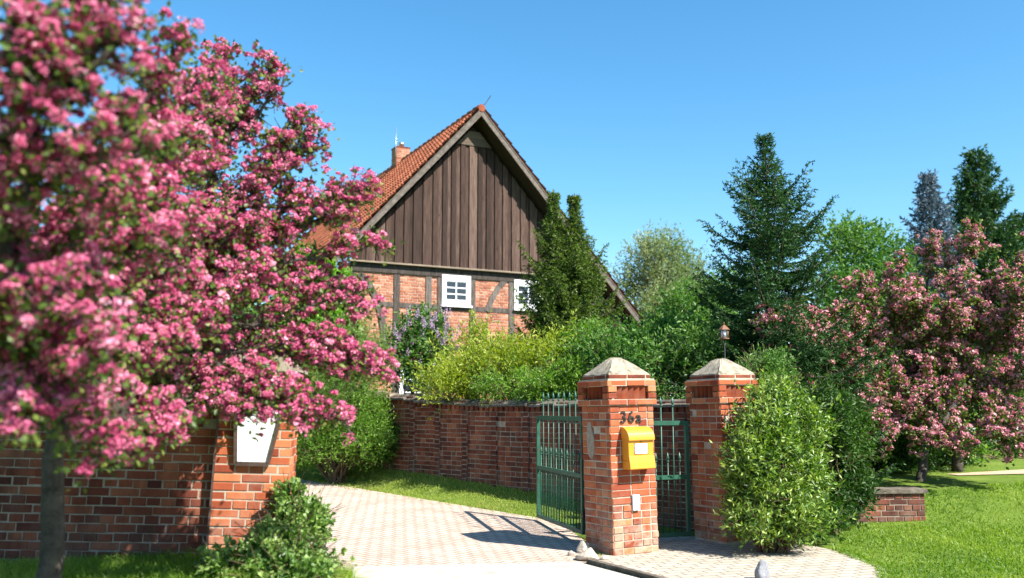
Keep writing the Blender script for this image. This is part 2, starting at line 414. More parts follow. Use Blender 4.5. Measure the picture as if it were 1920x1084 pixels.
# ------------------------------------------------------------------ brickwork
def brickwork(mb, O, ud, nd, W, Hh, course=.077, mortar=.011, mats=(0, 1), inside=None, mode='cross', proud=.006, jit=.002, thick=.05, core=True, seed=0, rlo=0., rhi=1.):
    """bricks laid on the plane at O (u along ud, up = z), each a chamfered block, with recessed mortar behind"""
    rg = np.random.default_rng(seed + 5)
    ud = np.array(ud, float); nd = np.array(nd, float); O = np.array(O, float); up = np.array([0, 0, 1.])
    rows = int(round(Hh / course)); course = Hh / rows
    U0, U1, V0, V1 = [], [], [], []
    for r in range(rows):
        header = r % 2 == 1 if mode == 'cross' else False
        if mode == 'mix': header = None
        u = 0.
        first = True
        while u < W - .01:
            if header is None: L = .25 if rg.random() < .36 else .125
            elif header: L = .125
            else: L = .25
            if first:
                if header: L = .1875 if mode != 'stretch' else .25
                elif mode == 'cross' and (r // 2) % 2: L = .125
                elif mode == 'stretch' and r % 2: L = .125
            first = False
            e = min(W, u + L)
            if W - e < .05: e = W
            U0.append(u); U1.append(e); V0.append(r * course); V1.append((r + 1) * course)
            u = e
    U0, U1, V0, V1 = map(np.array, (U0, U1, V0, V1))
    if inside is not None:
        k = np.array([inside((a + b) / 2, (c + d) / 2) for a, b, c, d in zip(U0, U1, V0, V1)], bool)
        U0, U1, V0, V1 = U0[k], U1[k], V0[k], V1[k]
    n = len(U0); m2 = mortar / 2
    j = lambda s: rg.normal(0, s, n)
    edge0 = np.where(U0 < .001, 0, m2); edge1 = np.where(U1 > W - .001, 0, m2)
    a0, a1 = U0 + edge0 + j(jit * .6), U1 - edge1 + j(jit * .6)
    a0 = np.where(U0 < .001, np.maximum(a0, 0), a0); a1 = np.where(U1 > W - .001, np.minimum(a1, W), a1)
    b0, b1 = V0 + m2 + j(jit * .5), V1 - m2 + j(jit * .5)
    p = proud + j(jit); c = .005
    vs = []
    for (aa, bb, dd) in ((a0,b0,-thick),(a1,b0,-thick),(a1,b1,-thick),(a0,b1,-thick),
                         (a0,b0,p-c),(a1,b0,p-c),(a1,b1,p-c),(a0,b1,p-c),
                         (a0+c,b0+c,p),(a1-c,b0+c,p),(a1-c,b1-c,p),(a0+c,b1-c,p)):
        dd = np.broadcast_to(dd, (n,))
        vs.append(O + aa[:, None] * ud + bb[:, None] * up + dd[:, None] * nd)
    V = np.stack(vs, 1).reshape(-1, 3)
    f = [(8,9,10,11)]
    for k in range(4):
        k2 = (k + 1) % 4
        f += [(k, k2, 4 + k2, 4 + k), (4 + k, 4 + k2, 8 + k2, 8 + k)]
    f = np.array(f)
    Fq = (np.arange(n)[:, None, None] * 12 + f[None]).reshape(-1, 4)
    rn = np.repeat(rlo + (rhi - rlo) * rg.random(n), len(f))
    mb.add(V, Fq, mats[0], rn)

PILLAR_W = .585
def pillar_parts(root, seed, courses=21, bm='brick_orange'):
    W = PILLAR_W; h = W / 2; z1 = courses * .0775
    sides = lambda w: [((-w/2, -w/2, 0), (1,0,0), (0,-1,0)), ((w/2, -w/2, 0), (0,1,0), (1,0,0)), ((w/2, w/2, 0), (-1,0,0), (0,1,0)), ((-w/2, w/2, 0), (0,-1,0), (-1,0,0))]
    mb = MB()
    for k, (o, u, n_) in enumerate(sides(W)):
        brickwork(mb, o, u, n_, W, z1, mode='mix', seed=seed * 10 + k, jit=.0035, course=.0775)
    mb.box((-h + .001, -h + .001, -.1), (h - .001, h - .001, z1 + .02), 1)
    mb.build('shaft', [M[bm], M['mortar']], root)
    # corbel course, frieze with upright bricks, top course, set-back course
    c = MB(); W2 = .65; h2 = W2 / 2
    for k, (o, u, n_) in enumerate(sides(W2)):
        for (z, hh, md) in ((z1, .07, 'mix'), (z1 + .215, .068, 'stretch')):
            brickwork(c, (o[0], o[1], z), u, n_, W2, hh, course=hh, mode=md, seed=seed * 7 + k, jit=.003, proud=.004)
        for side in (0, 1):        # short bricks at the corners of the frieze
            o2 = np.array((o[0], o[1], z1 + .07)) + np.array(u) * (0 if side == 0 else W2 - .115)
            brickwork(c, o2, u, n_, .115, .145, course=.0725, mode='x', seed=seed + k, jit=.003, proud=.004)
        nn, uu = np.array(n_, float), np.array(u, float)
        for t in range(5):          # upright bricks set at a slant
            a = np.array((o[0], o[1], z1 + .07)) + uu * (.125 + (t + .12) * .079)
            b = a + uu * .060
            vv = [a - nn * .085, b - nn * .085, b - nn * .016, a - nn * .062]
            vv = vv + [p + np.array([0, 0, .143]) for p in vv]
            c.add(vv, [(0,1,2,3),(7,6,5,4),(3,2,6,7),(2,1,5,6),(1,0,4,5),(0,3,7,4)], 0, .1 + .3 * random.random())
    c.box((-h2 + .075, -h2 + .075, z1 - .01), (h2 - .075, h2 - .075, z1 + .28), 1)
    for s in (z1 + .0015, z1 + .2165):
        c.box((-h2 + .003, -h2 + .003, s), (h2 - .003, h2 - .003, s + (.067 if s < z1 + .1 else .065)), 1)
    z2 = z1 + .283
    c.box((-h2 + .012, -h2 + .012, z2), (h2 - .012, h2 - .012, z2 + .014), 1)
    c.build('cornice', [M[bm], M['mortar']], root)
    d = MB(); W3 = .565
    for k, (o, u, n_) in enumerate(sides(W3)):
        brickwork(d, (o[0], o[1], z2 + .014), u, n_, W3, .05, course=.05, mode='x2' if k % 2 else 'cross', seed=seed * 3 + k, proud=.003)
    d.box((-W3/2 + .001, -W3/2 + .001, z2 + .0135), (W3/2 - .001, W3/2 - .001, z2 + .063), 1)
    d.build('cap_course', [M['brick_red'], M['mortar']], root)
    # concrete cap: worn pyramid
    e = MB(); n = 12; zc = z2 + .063; a = W3 / 2 - .008
    ring = []
    rg = np.random.default_rng(seed)
    levels = [(1., 0.), (1., .012), (.86, .045), (.70, .085), (.52, .128), (.34, .168), (.2, .198), (.1, .205)]
    vv, ff = [], []
    per = [(-1,-1),(1,-1),(1,1),(-1,1)]
    for s, z in levels:
        for k in range(4):
            p, q_ = np.array(per[k]), np.array(per[(k+1) % 4])
            for t in range(n):
                xy = (p + (q_ - p) * t / n) * a * s
                jx = rg.normal(0, .003 if z > 0 else 0, 3)
                vv.append((xy[0] + jx[0], xy[1] + jx[1], zc + z + jx[2] * 1.2))
    m_ = 4 * n
    for l in range(len(levels) - 1):
        for k in range(m_):
            k2 = (k + 1) % m_
            ff.append((l*m_+k, l*m_+k2, (l+1)*m_+k2, (l+1)*m_+k))
    e.add(vv, ff, 0, .5)
    base = e.n - len(vv)
    e.f.append((np.array([list(range((len(levels)-1)*m_, len(levels)*m_))]) + base, 0, np.array([.5]), False))
    e.build('cap', M['concrete'], root)
    return z2

PIL_ROT = R(27)
def pillar(cornerxy, label, seed, lean, z0=0.):
    c, s = math.cos(PIL_ROT), math.sin(PIL_ROT); h = PILLAR_W / 2
    cx = cornerxy[0] + h * c - h * s; cy = cornerxy[1] + h * s + h * c
    t = thing('gate_pillar', label, 'gate pillar', (cx, cy, z0), (0, 0, 0), 'brick gate pillars with pyramid caps')
    t.rotation_euler = (Matrix.Rotation(lean, 4, 'Y') @ Matrix.Rotation(PIL_ROT, 4, 'Z')).to_euler()
    pillar_parts(t, seed)
    bpy.context.view_layer.update()
    return t
pA = pillar((1.115, 10.15), 'brick gate pillar carrying the yellow mailbox and house number', 1, -R(1.2))
pB = pillar((2.52, 10.95), 'brick gate pillar half covered by the leafy bush, beside the narrow gate', 2, -R(.9), .03)

# the loose plaster patch on the shaded side of the drive side pillar is part of that pillar
b = MB()
pts = [(-.02,1.06),(.05,1.02),(.09,1.12),(.10,1.25),(.06,1.36),(.03,1.45),(-.03,1.44),(-.06,1.3),(-.05,1.15)]
b.prism([(x, z) for x, z in pts], -.006, .006, 0)
o = b.build('plaster_patch', M['mortar_dark'], pA); o.rotation_euler = (0, 0, -R(90)); o.location = (-PILLAR_W/2 - .008, .13, 0)

# left gate pillar with the boundary wall running left from it
LW = thing('boundary_wall', 'orange brick boundary wall with end pier behind the pink tree', 'brick wall', (-2.03, 8.25, 0), (0, R(2.0), R(8)))
mb = MB()
brickwork(mb, (-.66, 0, 0), (1,0,0), (0,-1,0), .66, 1.705, mode='cross', seed=31, jit=.003)
brickwork(mb, (0, 0, 0), (0,1,0), (1,0,0), .57, 1.705, mode='mix', seed=32, jit=.003)
mb.box((-.659, .001, -.2), (-.001, .57, 1.72), 1)
mb.build('pier', [M['brick_orange'], M['mortar']], LW)
mb = MB()
brickwork(mb, (-.70, -.035, 1.71), (1,0,0), (0,-1,0), .74, .21, course=.07, mode='cross', seed=33)
brickwork(mb, (.04, -.035, 1.71), (0,1,0), (1,0,0), .64, .21, course=.07, mode='cross', seed=34)
mb.box((-.70, -.034, 1.709), (.039, .6, 1.919), 1)
mb.build('pier_cornice', [M['brick_orange'], M['mortar']], LW)
mb = MB()
mb.prism([(-.72, 1.922), (.06, 1.922), (.06, 1.95), (-.24, 2.14), (-.42, 2.14), (-.72, 1.95)], -.06, .62, 0)
mb.build('pier_cap', M['concrete'], LW)
mb = MB()
brickwork(mb, (-6.66, .09, 0), (1,0,0), (0,-1,0), 6.0, 1.55, mode='cross', seed=35, jit=.004)
mb.box((-6.66, .092, -.2), (-.66, .34, 1.55), 1)
mb.build('wall', [M['brick_red'], M['mortar_dark']], LW)  # darker brick and mortar than the pier: the tree's shade put into the colour
mb = MB()
mb.prism([(-6.7, 1.552), (-.70, 1.552), (-.70, 1.6), (-6.7, 1.6)], .04, .4, 0)
mb.build('coping', M['coping'], LW)

# ------------------------------------------------------------------ long garden wall
WA, WB_ = np.array([2.78, 11.62]), np.array([-4.35, 19.5])
wd = (WB_ - WA); WLEN = float(np.linalg.norm(wd)); wd /= WLEN
WROT = math.atan2(-wd[1], -wd[0])      # local +x runs from the far end to the near end
GW = thing('garden_wall', 'long shaded brick garden wall with sloping coping and pilasters along the drive', 'brick wall', (WB_[0], WB_[1], 0), (0, 0, WROT))
def wall_z(s):   # ground under the wall at local x = s (from far end)
    p = WB_ - wd * s
    return H1(p[0], p[1])
Hw = 1.34
mb = MB()
segs = 14
for k in range(segs):
    s0, s1 = WLEN * k / segs, WLEN * (k + 1) / segs
    zb = wall_z((s0 + s1) / 2)
    zt_a = .64 + Hw - .30 * min(1, (s0 + s1) / 2 / 6.5) if True else 0
    top = 1.99 - .30 * sstep((s0 + s1) / 2 / 6.2)
    brickwork(mb, (s0, 0, top - 1.40 - .4), (1,0,0), (0,-1,0), s1 - s0, 1.8, mode='mix', seed=50 + k, jit=.003, course=.0775)
    mb.box((s0, .002, -.3), (s1, .25, top - .002), 1, .3)
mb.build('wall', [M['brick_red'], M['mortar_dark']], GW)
for k in range(1, segs):
    s = WLEN * k / segs
    top = 1.99 - .30 * sstep(s / 6.2)
    b = MB()
    brickwork(b, (s - .06, -.03, -.1), (1,0,0), (0,-1,0), .12, top - .15 + .1, mode='cross', seed=80 + k, rlo=0, rhi=.4)
    b.box((s - .06, -.029, -.1), (s + .06, .01, top - .15), 1)
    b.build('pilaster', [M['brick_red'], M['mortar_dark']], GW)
b = MB()      # dentil course under the coping and the sloping slabs, which stagger a little
s = .1
while s < WLEN - .1:
    top = 1.99 - .30 * sstep(s / 6.2)
    b.box((s, -.035, top - .145), (s + .065, .0, top - .075), 0, random.random())
    s += .125
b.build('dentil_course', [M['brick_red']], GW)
b = MB()
s = 0.
while s < WLEN - .05:
    L = .30
    top = 1.99 - .30 * sstep((s + .15) / 6.2) + random.gauss(0, .006)
    e = min(WLEN, s + L - .006)
    w = random.gauss(0, .008)
    b.add([(s, -.075 + w, top - .072), (e, -.075 + w, top - .072), (e, .33, top - .02), (s, .33, top - .02),
           (s, -.07 + w, top - .04), (e, -.07 + w, top - .04), (e, .13, top + .035), (s, .13, top + .035)],
          [(0,1,5,4), (4,5,6,7), (1,2,6,5), (0,4,7,3), (2,3,7,6), (3,2,1,0)], 0, random.random())
    s += L
b.build('coping', [M['coping']], GW)

# ------------------------------------------------------------------ house
HO = np.array([-4.06, 22.5, .55]); HROT = R(27)
HD = np.array([math.cos(HROT), math.sin(HROT), 0]); HN = np.array([math.sin(HROT), -math.cos(HROT), 0])
HOUSE = thing('timbered_house', 'half timbered brick house with dark boarded gable and red tiled roof', 'house', tuple(HO), (0, 0, HROT))
def gp(u, v, out_=0.):
    """photo pixel -> (s, z) in the gable plane of the house, the plane moved out_ metres towards the viewer"""
    d = ray(u, v); o = np.array([0, 0, EYE]); pl = HO + HN * out_
    t = (pl - o).dot(HN) / d.dot(HN)
    p = o + d * t - HO
    return float(p.dot(HD)), float(p[2])
OV = .55                                         # roof overhang in front of the gable
apS, apZ = gp(903, 205, OV)
lS, lZ = gp(655, 456, OV)
rS, rZ = gp(1206, 607, OV)
kL = (apZ - lZ) / (apS - lS); kR = (apZ - rZ) / (rS - apS)
beamZ = (gp(655, 495)[1] + gp(1030, 515)[1]) / 2
railZ = (gp(700, 575)[1] + gp(950, 578)[1]) / 2
rail2Z = gp(690, 648)[1]
wallR = gp(1182, 640)[0]
TH = .2                                          # roof build-up below the tile plane
def roofz(s): return apZ - (kL * (apS - s) if s < apS else kR * (s - apS))
def under(s): return roofz(s) - .33
print('HOUSE', apS, apZ, lS, lZ, rS, rZ, kL, kR, beamZ, railZ, rail2Z, wallR)
winA = (gp(828, 512), gp(881, 576)); winB = (gp(963, 520), gp(1016, 581))
wins = []
for (a, b_) in (winA, winB):
    wins.append((a[0], b_[0], (gp((0), 0)[1] if False else min(a[1], b_[1])), max(a[1], b_[1])))
wins = [(w[0], w[1], railZ + .07, beamZ - .16) for w in wins]
low = [(gp(748, 700)[0], gp(798, 700)[0], 1.0, rail2Z - .35), (gp(968, 700)[0], gp(1034, 700)[0], 1.0, rail2Z - .35)]
HZ0 = -.3
mb = MB()
def inwall(u, v):
    z = v + HZ0
    if z > min(beamZ, under(u)) - .02: return False
    for (a, b_, z0, z1) in wins + low:
        if a < u < b_ and z0 < z < z1: return False
    return True
brickwork(mb, (0, 0, HZ0), (1,0,0), (0,-1,0), wallR, beamZ - HZ0, mode='cross', inside=inwall, seed=3, jit=.002)
pol = [(0, HZ0), (wallR, HZ0), (wallR, min(beamZ, under(wallR))), ((apS + (apZ - .33 - beamZ) / kR), beamZ), (0, beamZ)]
mb.prism(pol, .004, .3, 1)
# side walls behind
mb.box((.002, .3, HZ0), (.3, 14, min(beamZ, under(0))), 2); mb.box((wallR - .3, .3, HZ0), (wallR - .002, 14, under(wallR)), 2)
mb.build('brick_wall', [M['brick_house'], M['mortar_light'], M['brick_house']], HOUSE)

# timber frame: each post, rail and brace its own piece
def timber(name, poly_pts, w, y0=-.035, y1=.02):
    b = MB(); pts = [np.array(p) for p in poly_pts]
    L, Rr = [], []
    for i, p in enumerate(pts):
        d = (pts[min(i+1, len(pts)-1)] - pts[max(i-1, 0)]); d = d / np.linalg.norm(d); n_ = np.array([-d[1], d[0]])
        L.append(p + n_ * w / 2); Rr.append(p - n_ * w / 2)
    for i in range(len(pts) - 1):
        b.prism([tuple(L[i]), tuple(L[i+1]), tuple(Rr[i+1]), tuple(Rr[i])], y0, y1, 0, random.random())
    return b.build(name, M['beam'], HOUSE)
def sx(u, v=560): return gp(u, v)[0]
timber('top_beam', [(0, beamZ - .11), (min(wallR, apS + (apZ - .45 - beamZ) / kR), beamZ - .11)], .22, -.05)
timber('rail', [(0, railZ), (wallR, railZ)], .13, -.022)
timber('rail', [(0, rail2Z), (wallR, rail2Z)], .15, -.023)
for u in (743, 803, 825.5, 885.5, 959, 1021, 1075, 1128):
    s_ = sx(u)
    timber('post', [(s_, HZ0), (s_, min(beamZ - .22, under(s_) - .05))], .165, -.03)
timber('corner_post', [(.07, HZ0), (.07, beamZ - .22)], .14, -.018)
timber('brace', [gp(673, 512), gp(692, 534), gp(706, 562), gp(716, 600), gp(722, 645)], .16, -.040)
timber('brace', [gp(950, 522), gp(935, 538), gp(922, 560), gp(912, 584)], .15, -.040)
timber('brace', [gp(1120, 560), gp(1098, 600), gp(1090, 640)], .15, -.040)

# windows
def window(a, b_, z0, z1, cols, rows, broad=.10):
    f = MB()
    y0, y1 = -.055, .06
    f.box((a, y0, z0), (a + broad, y1, z1)); f.box((b_ - broad, y0, z0), (b_, y1, z1))
    f.box((a + broad, y0, z0), (b_ - broad, y1, z0 + broad * 1.2)); f.box((a + broad, y0, z1 - broad * 1.5), (b_ - broad, y1, z1))
    o = f.build('window', M['white_paint'], HOUSE)
    g_ = MB()
    ia, ib, iz0, iz1 = a + broad, b_ - broad, z0 + broad * 1.2, z1 - broad * 1.5
    t = .015
    ww = (ib - ia)
    for k in range(1, cols):
        x = ia + ww * k / cols; g_.box((x - t, -.035, iz0), (x + t, .01, iz1))
    for k in range(1, rows):
        z = iz0 + (iz1 - iz0) * k / rows
        g_.box((ia, -.030, z - t), (ib, .008, z + t))
    for (lo, hi) in (((ia, -.04, iz0), (ia + .02, .01, iz1)), ((ib - .02, -.04, iz0), (ib, .01, iz1)),
                     ((ia + .02, -.04, iz0), (ib - .02, .01, iz0 + .02)), ((ia + .02, -.04, iz1 - .02), (ib - .02, .01, iz1))):
        g_.box(lo, hi)
    g_.build('sash', M['white_paint'], o)
    p = MB(); p.box((ia, -.022, iz0), (ib, -.016, iz1)); p.build('pane', M['pane'], o)
    s_ = MB(); s_.box((a - .03, -.11, z0 - .05), (b_ + .03, .02, z0 - .002)); s_.build('sill', M['white_paint'], o)
for w in wins: window(*w, 2, 3, .108)
for w in low: window(*w, 2, 3, .09)

# ledge and gable boarding
b = MB(); rr_ = apS + (apZ - .40 - beamZ) / kR
b.add([(-.1,-.16,beamZ), (rr_,-.16,beamZ), (rr_,.0,beamZ), (-.1,.0,beamZ), (-.1,-.16,beamZ+.03), (rr_,-.16,beamZ+.03), (rr_,.0,beamZ+.075), (-.1,.0,beamZ+.075)],
      [(0,3,2,1),(4,5,6,7),(0,1,5,4),(1,2,6,5),(2,3,7,6),(3,0,4,7)], 0, .5)
b.build('ledge', M['ledge'], HOUSE)
b = MB()
zg = gp(905, 268, .1)[1]                      # boards run up to here, the top is boarded across
s = .02; k = 0
while s < rr_ - .05:
    w = (.15 if k % 2 else .112) + random.uniform(-.012, .012)
    e = min(s + w, rr_ - .03)
    yo = -.085 if k % 2 else -.05
    e2 = e - .006; s2 = s + .006
    t0, t1 = min(under(s2), zg), min(under(e2), zg)
    z0 = beamZ + .05 + random.uniform(-.012, .006)
    if max(t0, t1) > z0 + .05:
        pl_ = [(s2, z0), (e2, z0), (e2, max(t1, z0 + .01))]
        if s2 < apS < e2 and zg > apZ - .33: pl_.append((apS, apZ - .33))
        xl = apS - (apZ - .33 - zg) / kL; xr = apS + (apZ - .33 - zg) / kR
        if s2 < xl < e2: pl_.append((xl, zg))
        if s2 < xr < e2: pl_.append((xr, zg))
        pl_.append((s2, max(t0, z0 + .01)))
        b.prism(pl_, yo, yo + .024, 0, random.random())
    s = e; k += 1
b.prism([(0, beamZ + .03), (rr_, beamZ + .03), (apS, apZ - .34)], -.02, .02, 1, .2)
b.build('gable_boards', [M['boards'], M['boards']], HOUSE)
b = MB()
z = zg - .12
k = 0
while z < apZ - .5:
    z2 = z + .2
    hw = lambda zz: (apS - (apZ - .33 - zz) / kL, apS + (apZ - .33 - zz) / kR)
    (a0, a1), (c0, c1) = hw(z), hw(z2)
    b.prism([(a0, z), (a1, z), (c1, z2), (c0, z2)], -.105 + .004 * k, -.078, 0, random.random())
    z = z2; k += 1
b.build('gable_top_boards', [M['boards_across']], HOUSE)

# bargeboards
def barge(sa, za, sb, zb, name, mt):
    b = MB()
    wv = .175
    b.prism([(sa, za), (sb, zb), (sb, zb - wv), (sa, za - wv)], -OV, -OV + .04, 0, .5)
    b.prism([(sa, za + .04), (sb, zb + .04), (sb, zb + .002), (sa, za + .002)], -OV - .012, -OV + .08, 0, .3)
    return b.build(name, M[mt], HOUSE)
lE = lS - .35
barge(lE, roofz(lE), apS, apZ, 'bargeboard', 'barge')
rE = rS + .05
barge(apS + .002, apZ, rE, roofz(rE), 'bargeboard', 'barge_dark')
# roof decks and tiles
for side in (0, 1):
    e = lE if side == 0 else rE
    d_ = MB()
    d_.prism([(apS, apZ - .02), (e, roofz(e) - .02), (e, roofz(e) - .12), (apS, apZ - .14)], -OV + .045, 13.8, 0, .4)
    d_.build('roof_deck', M['boards'], HOUSE)
def tiles(side):
    e = lE if side == 0 else rE
    Ls = math.hypot(apS - e, apZ - roofz(e)) + .12
    dx, dz = (e - apS), (roofz(e) - apZ); l = math.hypot(dx, dz); dx /= l; dz /= l
    nv = np.array([-dz, dx]) if side == 0 else np.array([dz, -dx])
    if nv[1] < 0: nv = -nv
    yy = np.arange(-OV - .02, 13.9, .035)
    qs, qh, rown = [], [], []
    nc = int(Ls / .30)
    for k in range(nc):
        for t, hgt in ((0.0, .012), (.5, .030), (.985, .050)):
            qs.append((k + t) * Ls / nc); qh.append(hgt); rown.append(k)
    qs, qh = np.array(qs), np.array(qh)
    ph = (yy % .205) / .205
    wave = .038 * np.where(ph < .62, np.sin(np.pi * ph / .62) ** .8, -.35 * np.sin(np.pi * (ph - .62) / .38))
    hh = qh[:, None] + wave[None] + .035
    xs = apS + dx * qs[:, None] + nv[0] * hh; zs = apZ + dz * qs[:, None] + nv[1] * hh
    V = np.stack([xs, np.broadcast_to(yy[None], xs.shape), zs], -1)
    a, c = xs.shape
    ix = np.arange(a * c).reshape(a, c)
    q = np.stack([ix[:-1, :-1], ix[:-1, 1:], ix[1:, 1:], ix[1:, :-1]], -1).reshape(-1, 4)
    tid = (np.array(rown)[:-1, None] * 997 + (yy[:-1] // .205)[None].astype(int) * 131) % 1009 / 1009.
    b = MB(); b.add(V.reshape(-1, 3), q, 0, tid.reshape(-1), False)
    b.build('roof_tiles', [M['roof_tile']], HOUSE)
tiles(0); tiles(1)
b = MB()
for k in range(38):
    y = -OV - .02 + k * .37
    b.tube([(apS, y, apZ + .035), (apS, y + .39, apZ + .05)], [.105, .12], 10, 0, random.random())
b.build('ridge_tiles', [M['roof_tile']], HOUSE)
# chimney
cs, cy_ = apS - .02, 5.7
cw_, cd_, ct_ = .23, .23, apZ + .50
b = MB()
for (o_, u_, n_) in (((cs - cw_, cy_ - cd_, apZ - .8), (1,0,0), (0,-1,0)), ((cs + cw_, cy_ - cd_, apZ - .8), (0,1,0), (1,0,0)), ((cs - cw_, cy_ + cd_, apZ - .8), (0,-1,0), (-1,0,0))):
    brickwork(b, o_, u_, n_, .46, ct_ - apZ + .8, seed=9)
b.box((cs - cw_ + .001, cy_ - cd_ + .001, apZ - .8), (cs + cw_ - .001, cy_ + cd_ - .001, ct_ + .004), 1)
ch = b.build('chimney', [M['brick_house'], M['mortar']], HOUSE)
b = MB(); b.box((cs - cw_ - .02, cy_ - cd_ - .02, ct_ + .006), (cs + cw_ + .02, cy_ + cd_ + .02, ct_ + .04)); b.build('chimney_cap', M['brick_red'], ch)
b = MB(); b.tube([(cs + .02, cy_, ct_ + .03), (cs + .02, cy_, ct_ + .15), (cs+.02, cy_, ct_ + .16), (cs+.02, cy_, ct_ + .23)], [.085, .085, .10, .10], 12); b.build('flue', M['zinc'], ch)
b = MB(); b.tube([(cs - .27, cy_ - .28, apZ - .2), (cs - .27, cy_ - .28, apZ + 1.15)], .011, 5); b.build('lightning_rod', M['zinc'], ch)
b = MB(); b.tube([(apS - .12, -OV, apZ + .08), (apS - .02, -OV, apZ + .1), (apS + .10, -OV, apZ + .16), (apS + .27, -OV, apZ + .42)], .012, 5); b.build('lightning_rod', M['dark'], HOUSE)

# ------------------------------------------------------------------ gates
def iron_gate(name, label, A, B_, zb, zm, zt, cols, tall, short, sparse=False):
    """A hinge end, B_ free end (x, y)"""
    A, B_ = np.array(A, float), np.array(B_, float)
    L = float(np.linalg.norm(B_ - A)); rz = math.atan2(B_[1] - A[1], B_[0] - A[0])
    t = thing(name, label, 'gate', (A[0], A[1], 0), (0, 0, rz))
    f = MB(); s = .045
    f.box((0, -s/2, zb), (s, s/2, zt)); f.box((L - s, -s/2, zb), (L, s/2, zt))
    for z, hh in ((zb, .05), (zm, .05), (zt - .05, .055)):
        f.box((s, -s/2 + .002, z), (L - s, s/2 - .002, z + hh))
    f.build('frame', M['green_paint'], t)
    def spear(bm_, x, top):
        bm_.tube([(x, 0, top), (x, 0, top + .012), (x, 0, top + .02), (x, 0, top + .035), (x, 0, top + .04), (x, 0, top + .055), (x, 0, top + .13)], [.008, .018, .018, .008, .016, .02, .001], 6)
    n = cols
    for k in range(n):
        x = s + (L - 2 * s) * (k + 1) / (n + 1)
        b = MB()
        b.tube([(x, 0, zb + .05), (x, 0, zt + tall)], .0085, 6); spear(b, x, zt + tall)
        b.build('bar', M['green_paint'], t)
    for k in range(n + 1):
        x = s + (L - 2 * s) * (k + .5) / (n + 1)
        b = MB()
        b.tube([(x, 0, zb + .05), (x, 0, zm + short)], .008, 6); spear(b, x, zm + short)
        b.build('short_bar', M['green_paint'], t)
    return t, L
gA, gAL = iron_gate('drive_gate', 'open green iron gate leaf with spear tipped bars beside the drive', (.86, 11.1), (.36, 12.85), .10, .76, 1.49, 7, .20, .20)
b = MB(); b.box((-.05, -.06, 1.0), (.03, .03, 1.16)); b.build('hinge', M['dark'], gA)
b = MB(); b.box((-.04, -.05, .3), (.03, .03, .38)); b.build('hinge', M['dark'], gA)
b = MB()     # wire mesh behind the lower bars
for k in range(16):
    z = .14 + k * .04
    b.tube([(.05, .016, z), (gAL - .05, .016, z)], .0016, 4, cap=False)
for k in range(36):
    x = .06 + k * (gAL - .12) / 35
    b.tube([(x, .017, .12), (x, .017, .76)], .0016, 4, cap=False)
b.build('wire_mesh', M['green_paint'], gA)
c_, s_ = math.cos(PIL_ROT), math.sin(PIL_ROT)
gB, gBL = iron_gate('garden_gate', 'narrow closed green iron gate between the two brick pillars', (2.17, 11.32), (1.47, 11.06), .06, .74, 1.44, 3, .17, .20)
b = MB(); b.box((gBL - .06, -.05, .82), (gBL - .01, .05, .92)); b.build('latch', M['dark'], gB)

# ------------------------------------------------------------------ things on the pillar
MWp = pA.matrix_world.copy()
def on_pillar(name, label, cat, x, z, y=-PILLAR_W/2 - .008):
    t = thing(name, label, cat)
    t.matrix_world = MWp @ Matrix.Translation((x, y, z)); return t
# pixel -> pillar front face
def pillar_px(u, v):
    inv = MWp.inverted(); o = inv @ Vector((0, 0, EYE)); d = inv.to_3x3() @ Vector(ray(u, v))
    t = (-PILLAR_W/2 - o.y) / d.y
    return o + d * t
pm0, pm1 = pillar_px(1164, 876), pillar_px(1222, 800)
mail_z = pillar_px(1190, 871).z; mail_x = pillar_px(1188, 840).x + .005
mbx = on_pillar('mailbox', 'yellow metal mailbox with rounded lid fixed to the brick pillar', 'mailbox', mail_x, mail_z)
wM = .165
def profile(mb_, poly, x0, x1, m=0):     # polygon in (y, z) pushed along x
    n = len(poly)
    v = [(x0, p[0], p[1]) for p in poly] + [(x1, p[0], p[1]) for p in poly]
    mb_.add(v, [(i, (i+1) % n, n + (i+1) % n, n + i) for i in range(n)], m, .5)
    base = mb_.n - 2 * n
    mb_.f.append((np.array([list(range(n))[::-1]]) + base, m, np.array([.5]), False)); mb_.f.append((np.array([list(range(n, 2*n))]) + base, m, np.array([.5]), False))
def bevel(o, w=.004):
    md = o.modifiers.new('bevel', 'BEVEL'); md.width = w; md.segments = 2; md.limit_method = 'ANGLE'; md.angle_limit = R(40)
b = MB()
profile(b, [(0, 0.05), (-.13, .05), (-.13, .30), (-.02, .36), (0, .36)], -wM, wM); o = b.build('body', M['yellow'], mbx); bevel(o)
b = MB()
arc = [(-.155 * math.sin(R(a)) , .285 + .135 * math.cos(R(a))) for a in range(0, 91, 10)]
profile(b, [(0, .30)] + [(0, .42)] + arc[1:] + [(-.155, .270), (-.148, .270), (-.14, .285)], -wM - .008, wM + .008); o = b.build('lid', M['yellow'], mbx); bevel(o, .003)
b = MB()
arc = [(-.145 - .012 * math.sin(R(a)), .055 - .055 * (1 - math.cos(R(a)))) for a in range(0, 91, 15)]
profile(b, [(-.128, .10), (-.137, .10), (-.15, .03), (-.158, -.035), (-.150, -.045), (-.02, -.045), (0, -.03), (0, .048), (-.128, .048)], -wM - .003, wM + .003); o = b.build('newspaper_tray', M['yellow'], mbx); bevel(o, .003)
b = MB(); b.box((-.085, -.134, .125), (.085, -.1305, .235)); o = b.build('name_plate', M['sheet_white'], mbx)
b = MB()
for lo, hi in (((-.09, -.136, .12), (.09, -.131, .1245)), ((-.09, -.136, .2355), (.09, -.131, .24)), ((-.09, -.136, .1245), (-.0855, -.131, .2355)), ((.0855, -.136, .1245), (.09, -.131, .2355))): b.box(lo, hi)
b.build('plate_frame', M['dark'], o)
b = MB(); b.tube([(0, -.1305, .258), (0, -.137, .258)], .007, 10); b.build('lock', M['dark'], mbx)
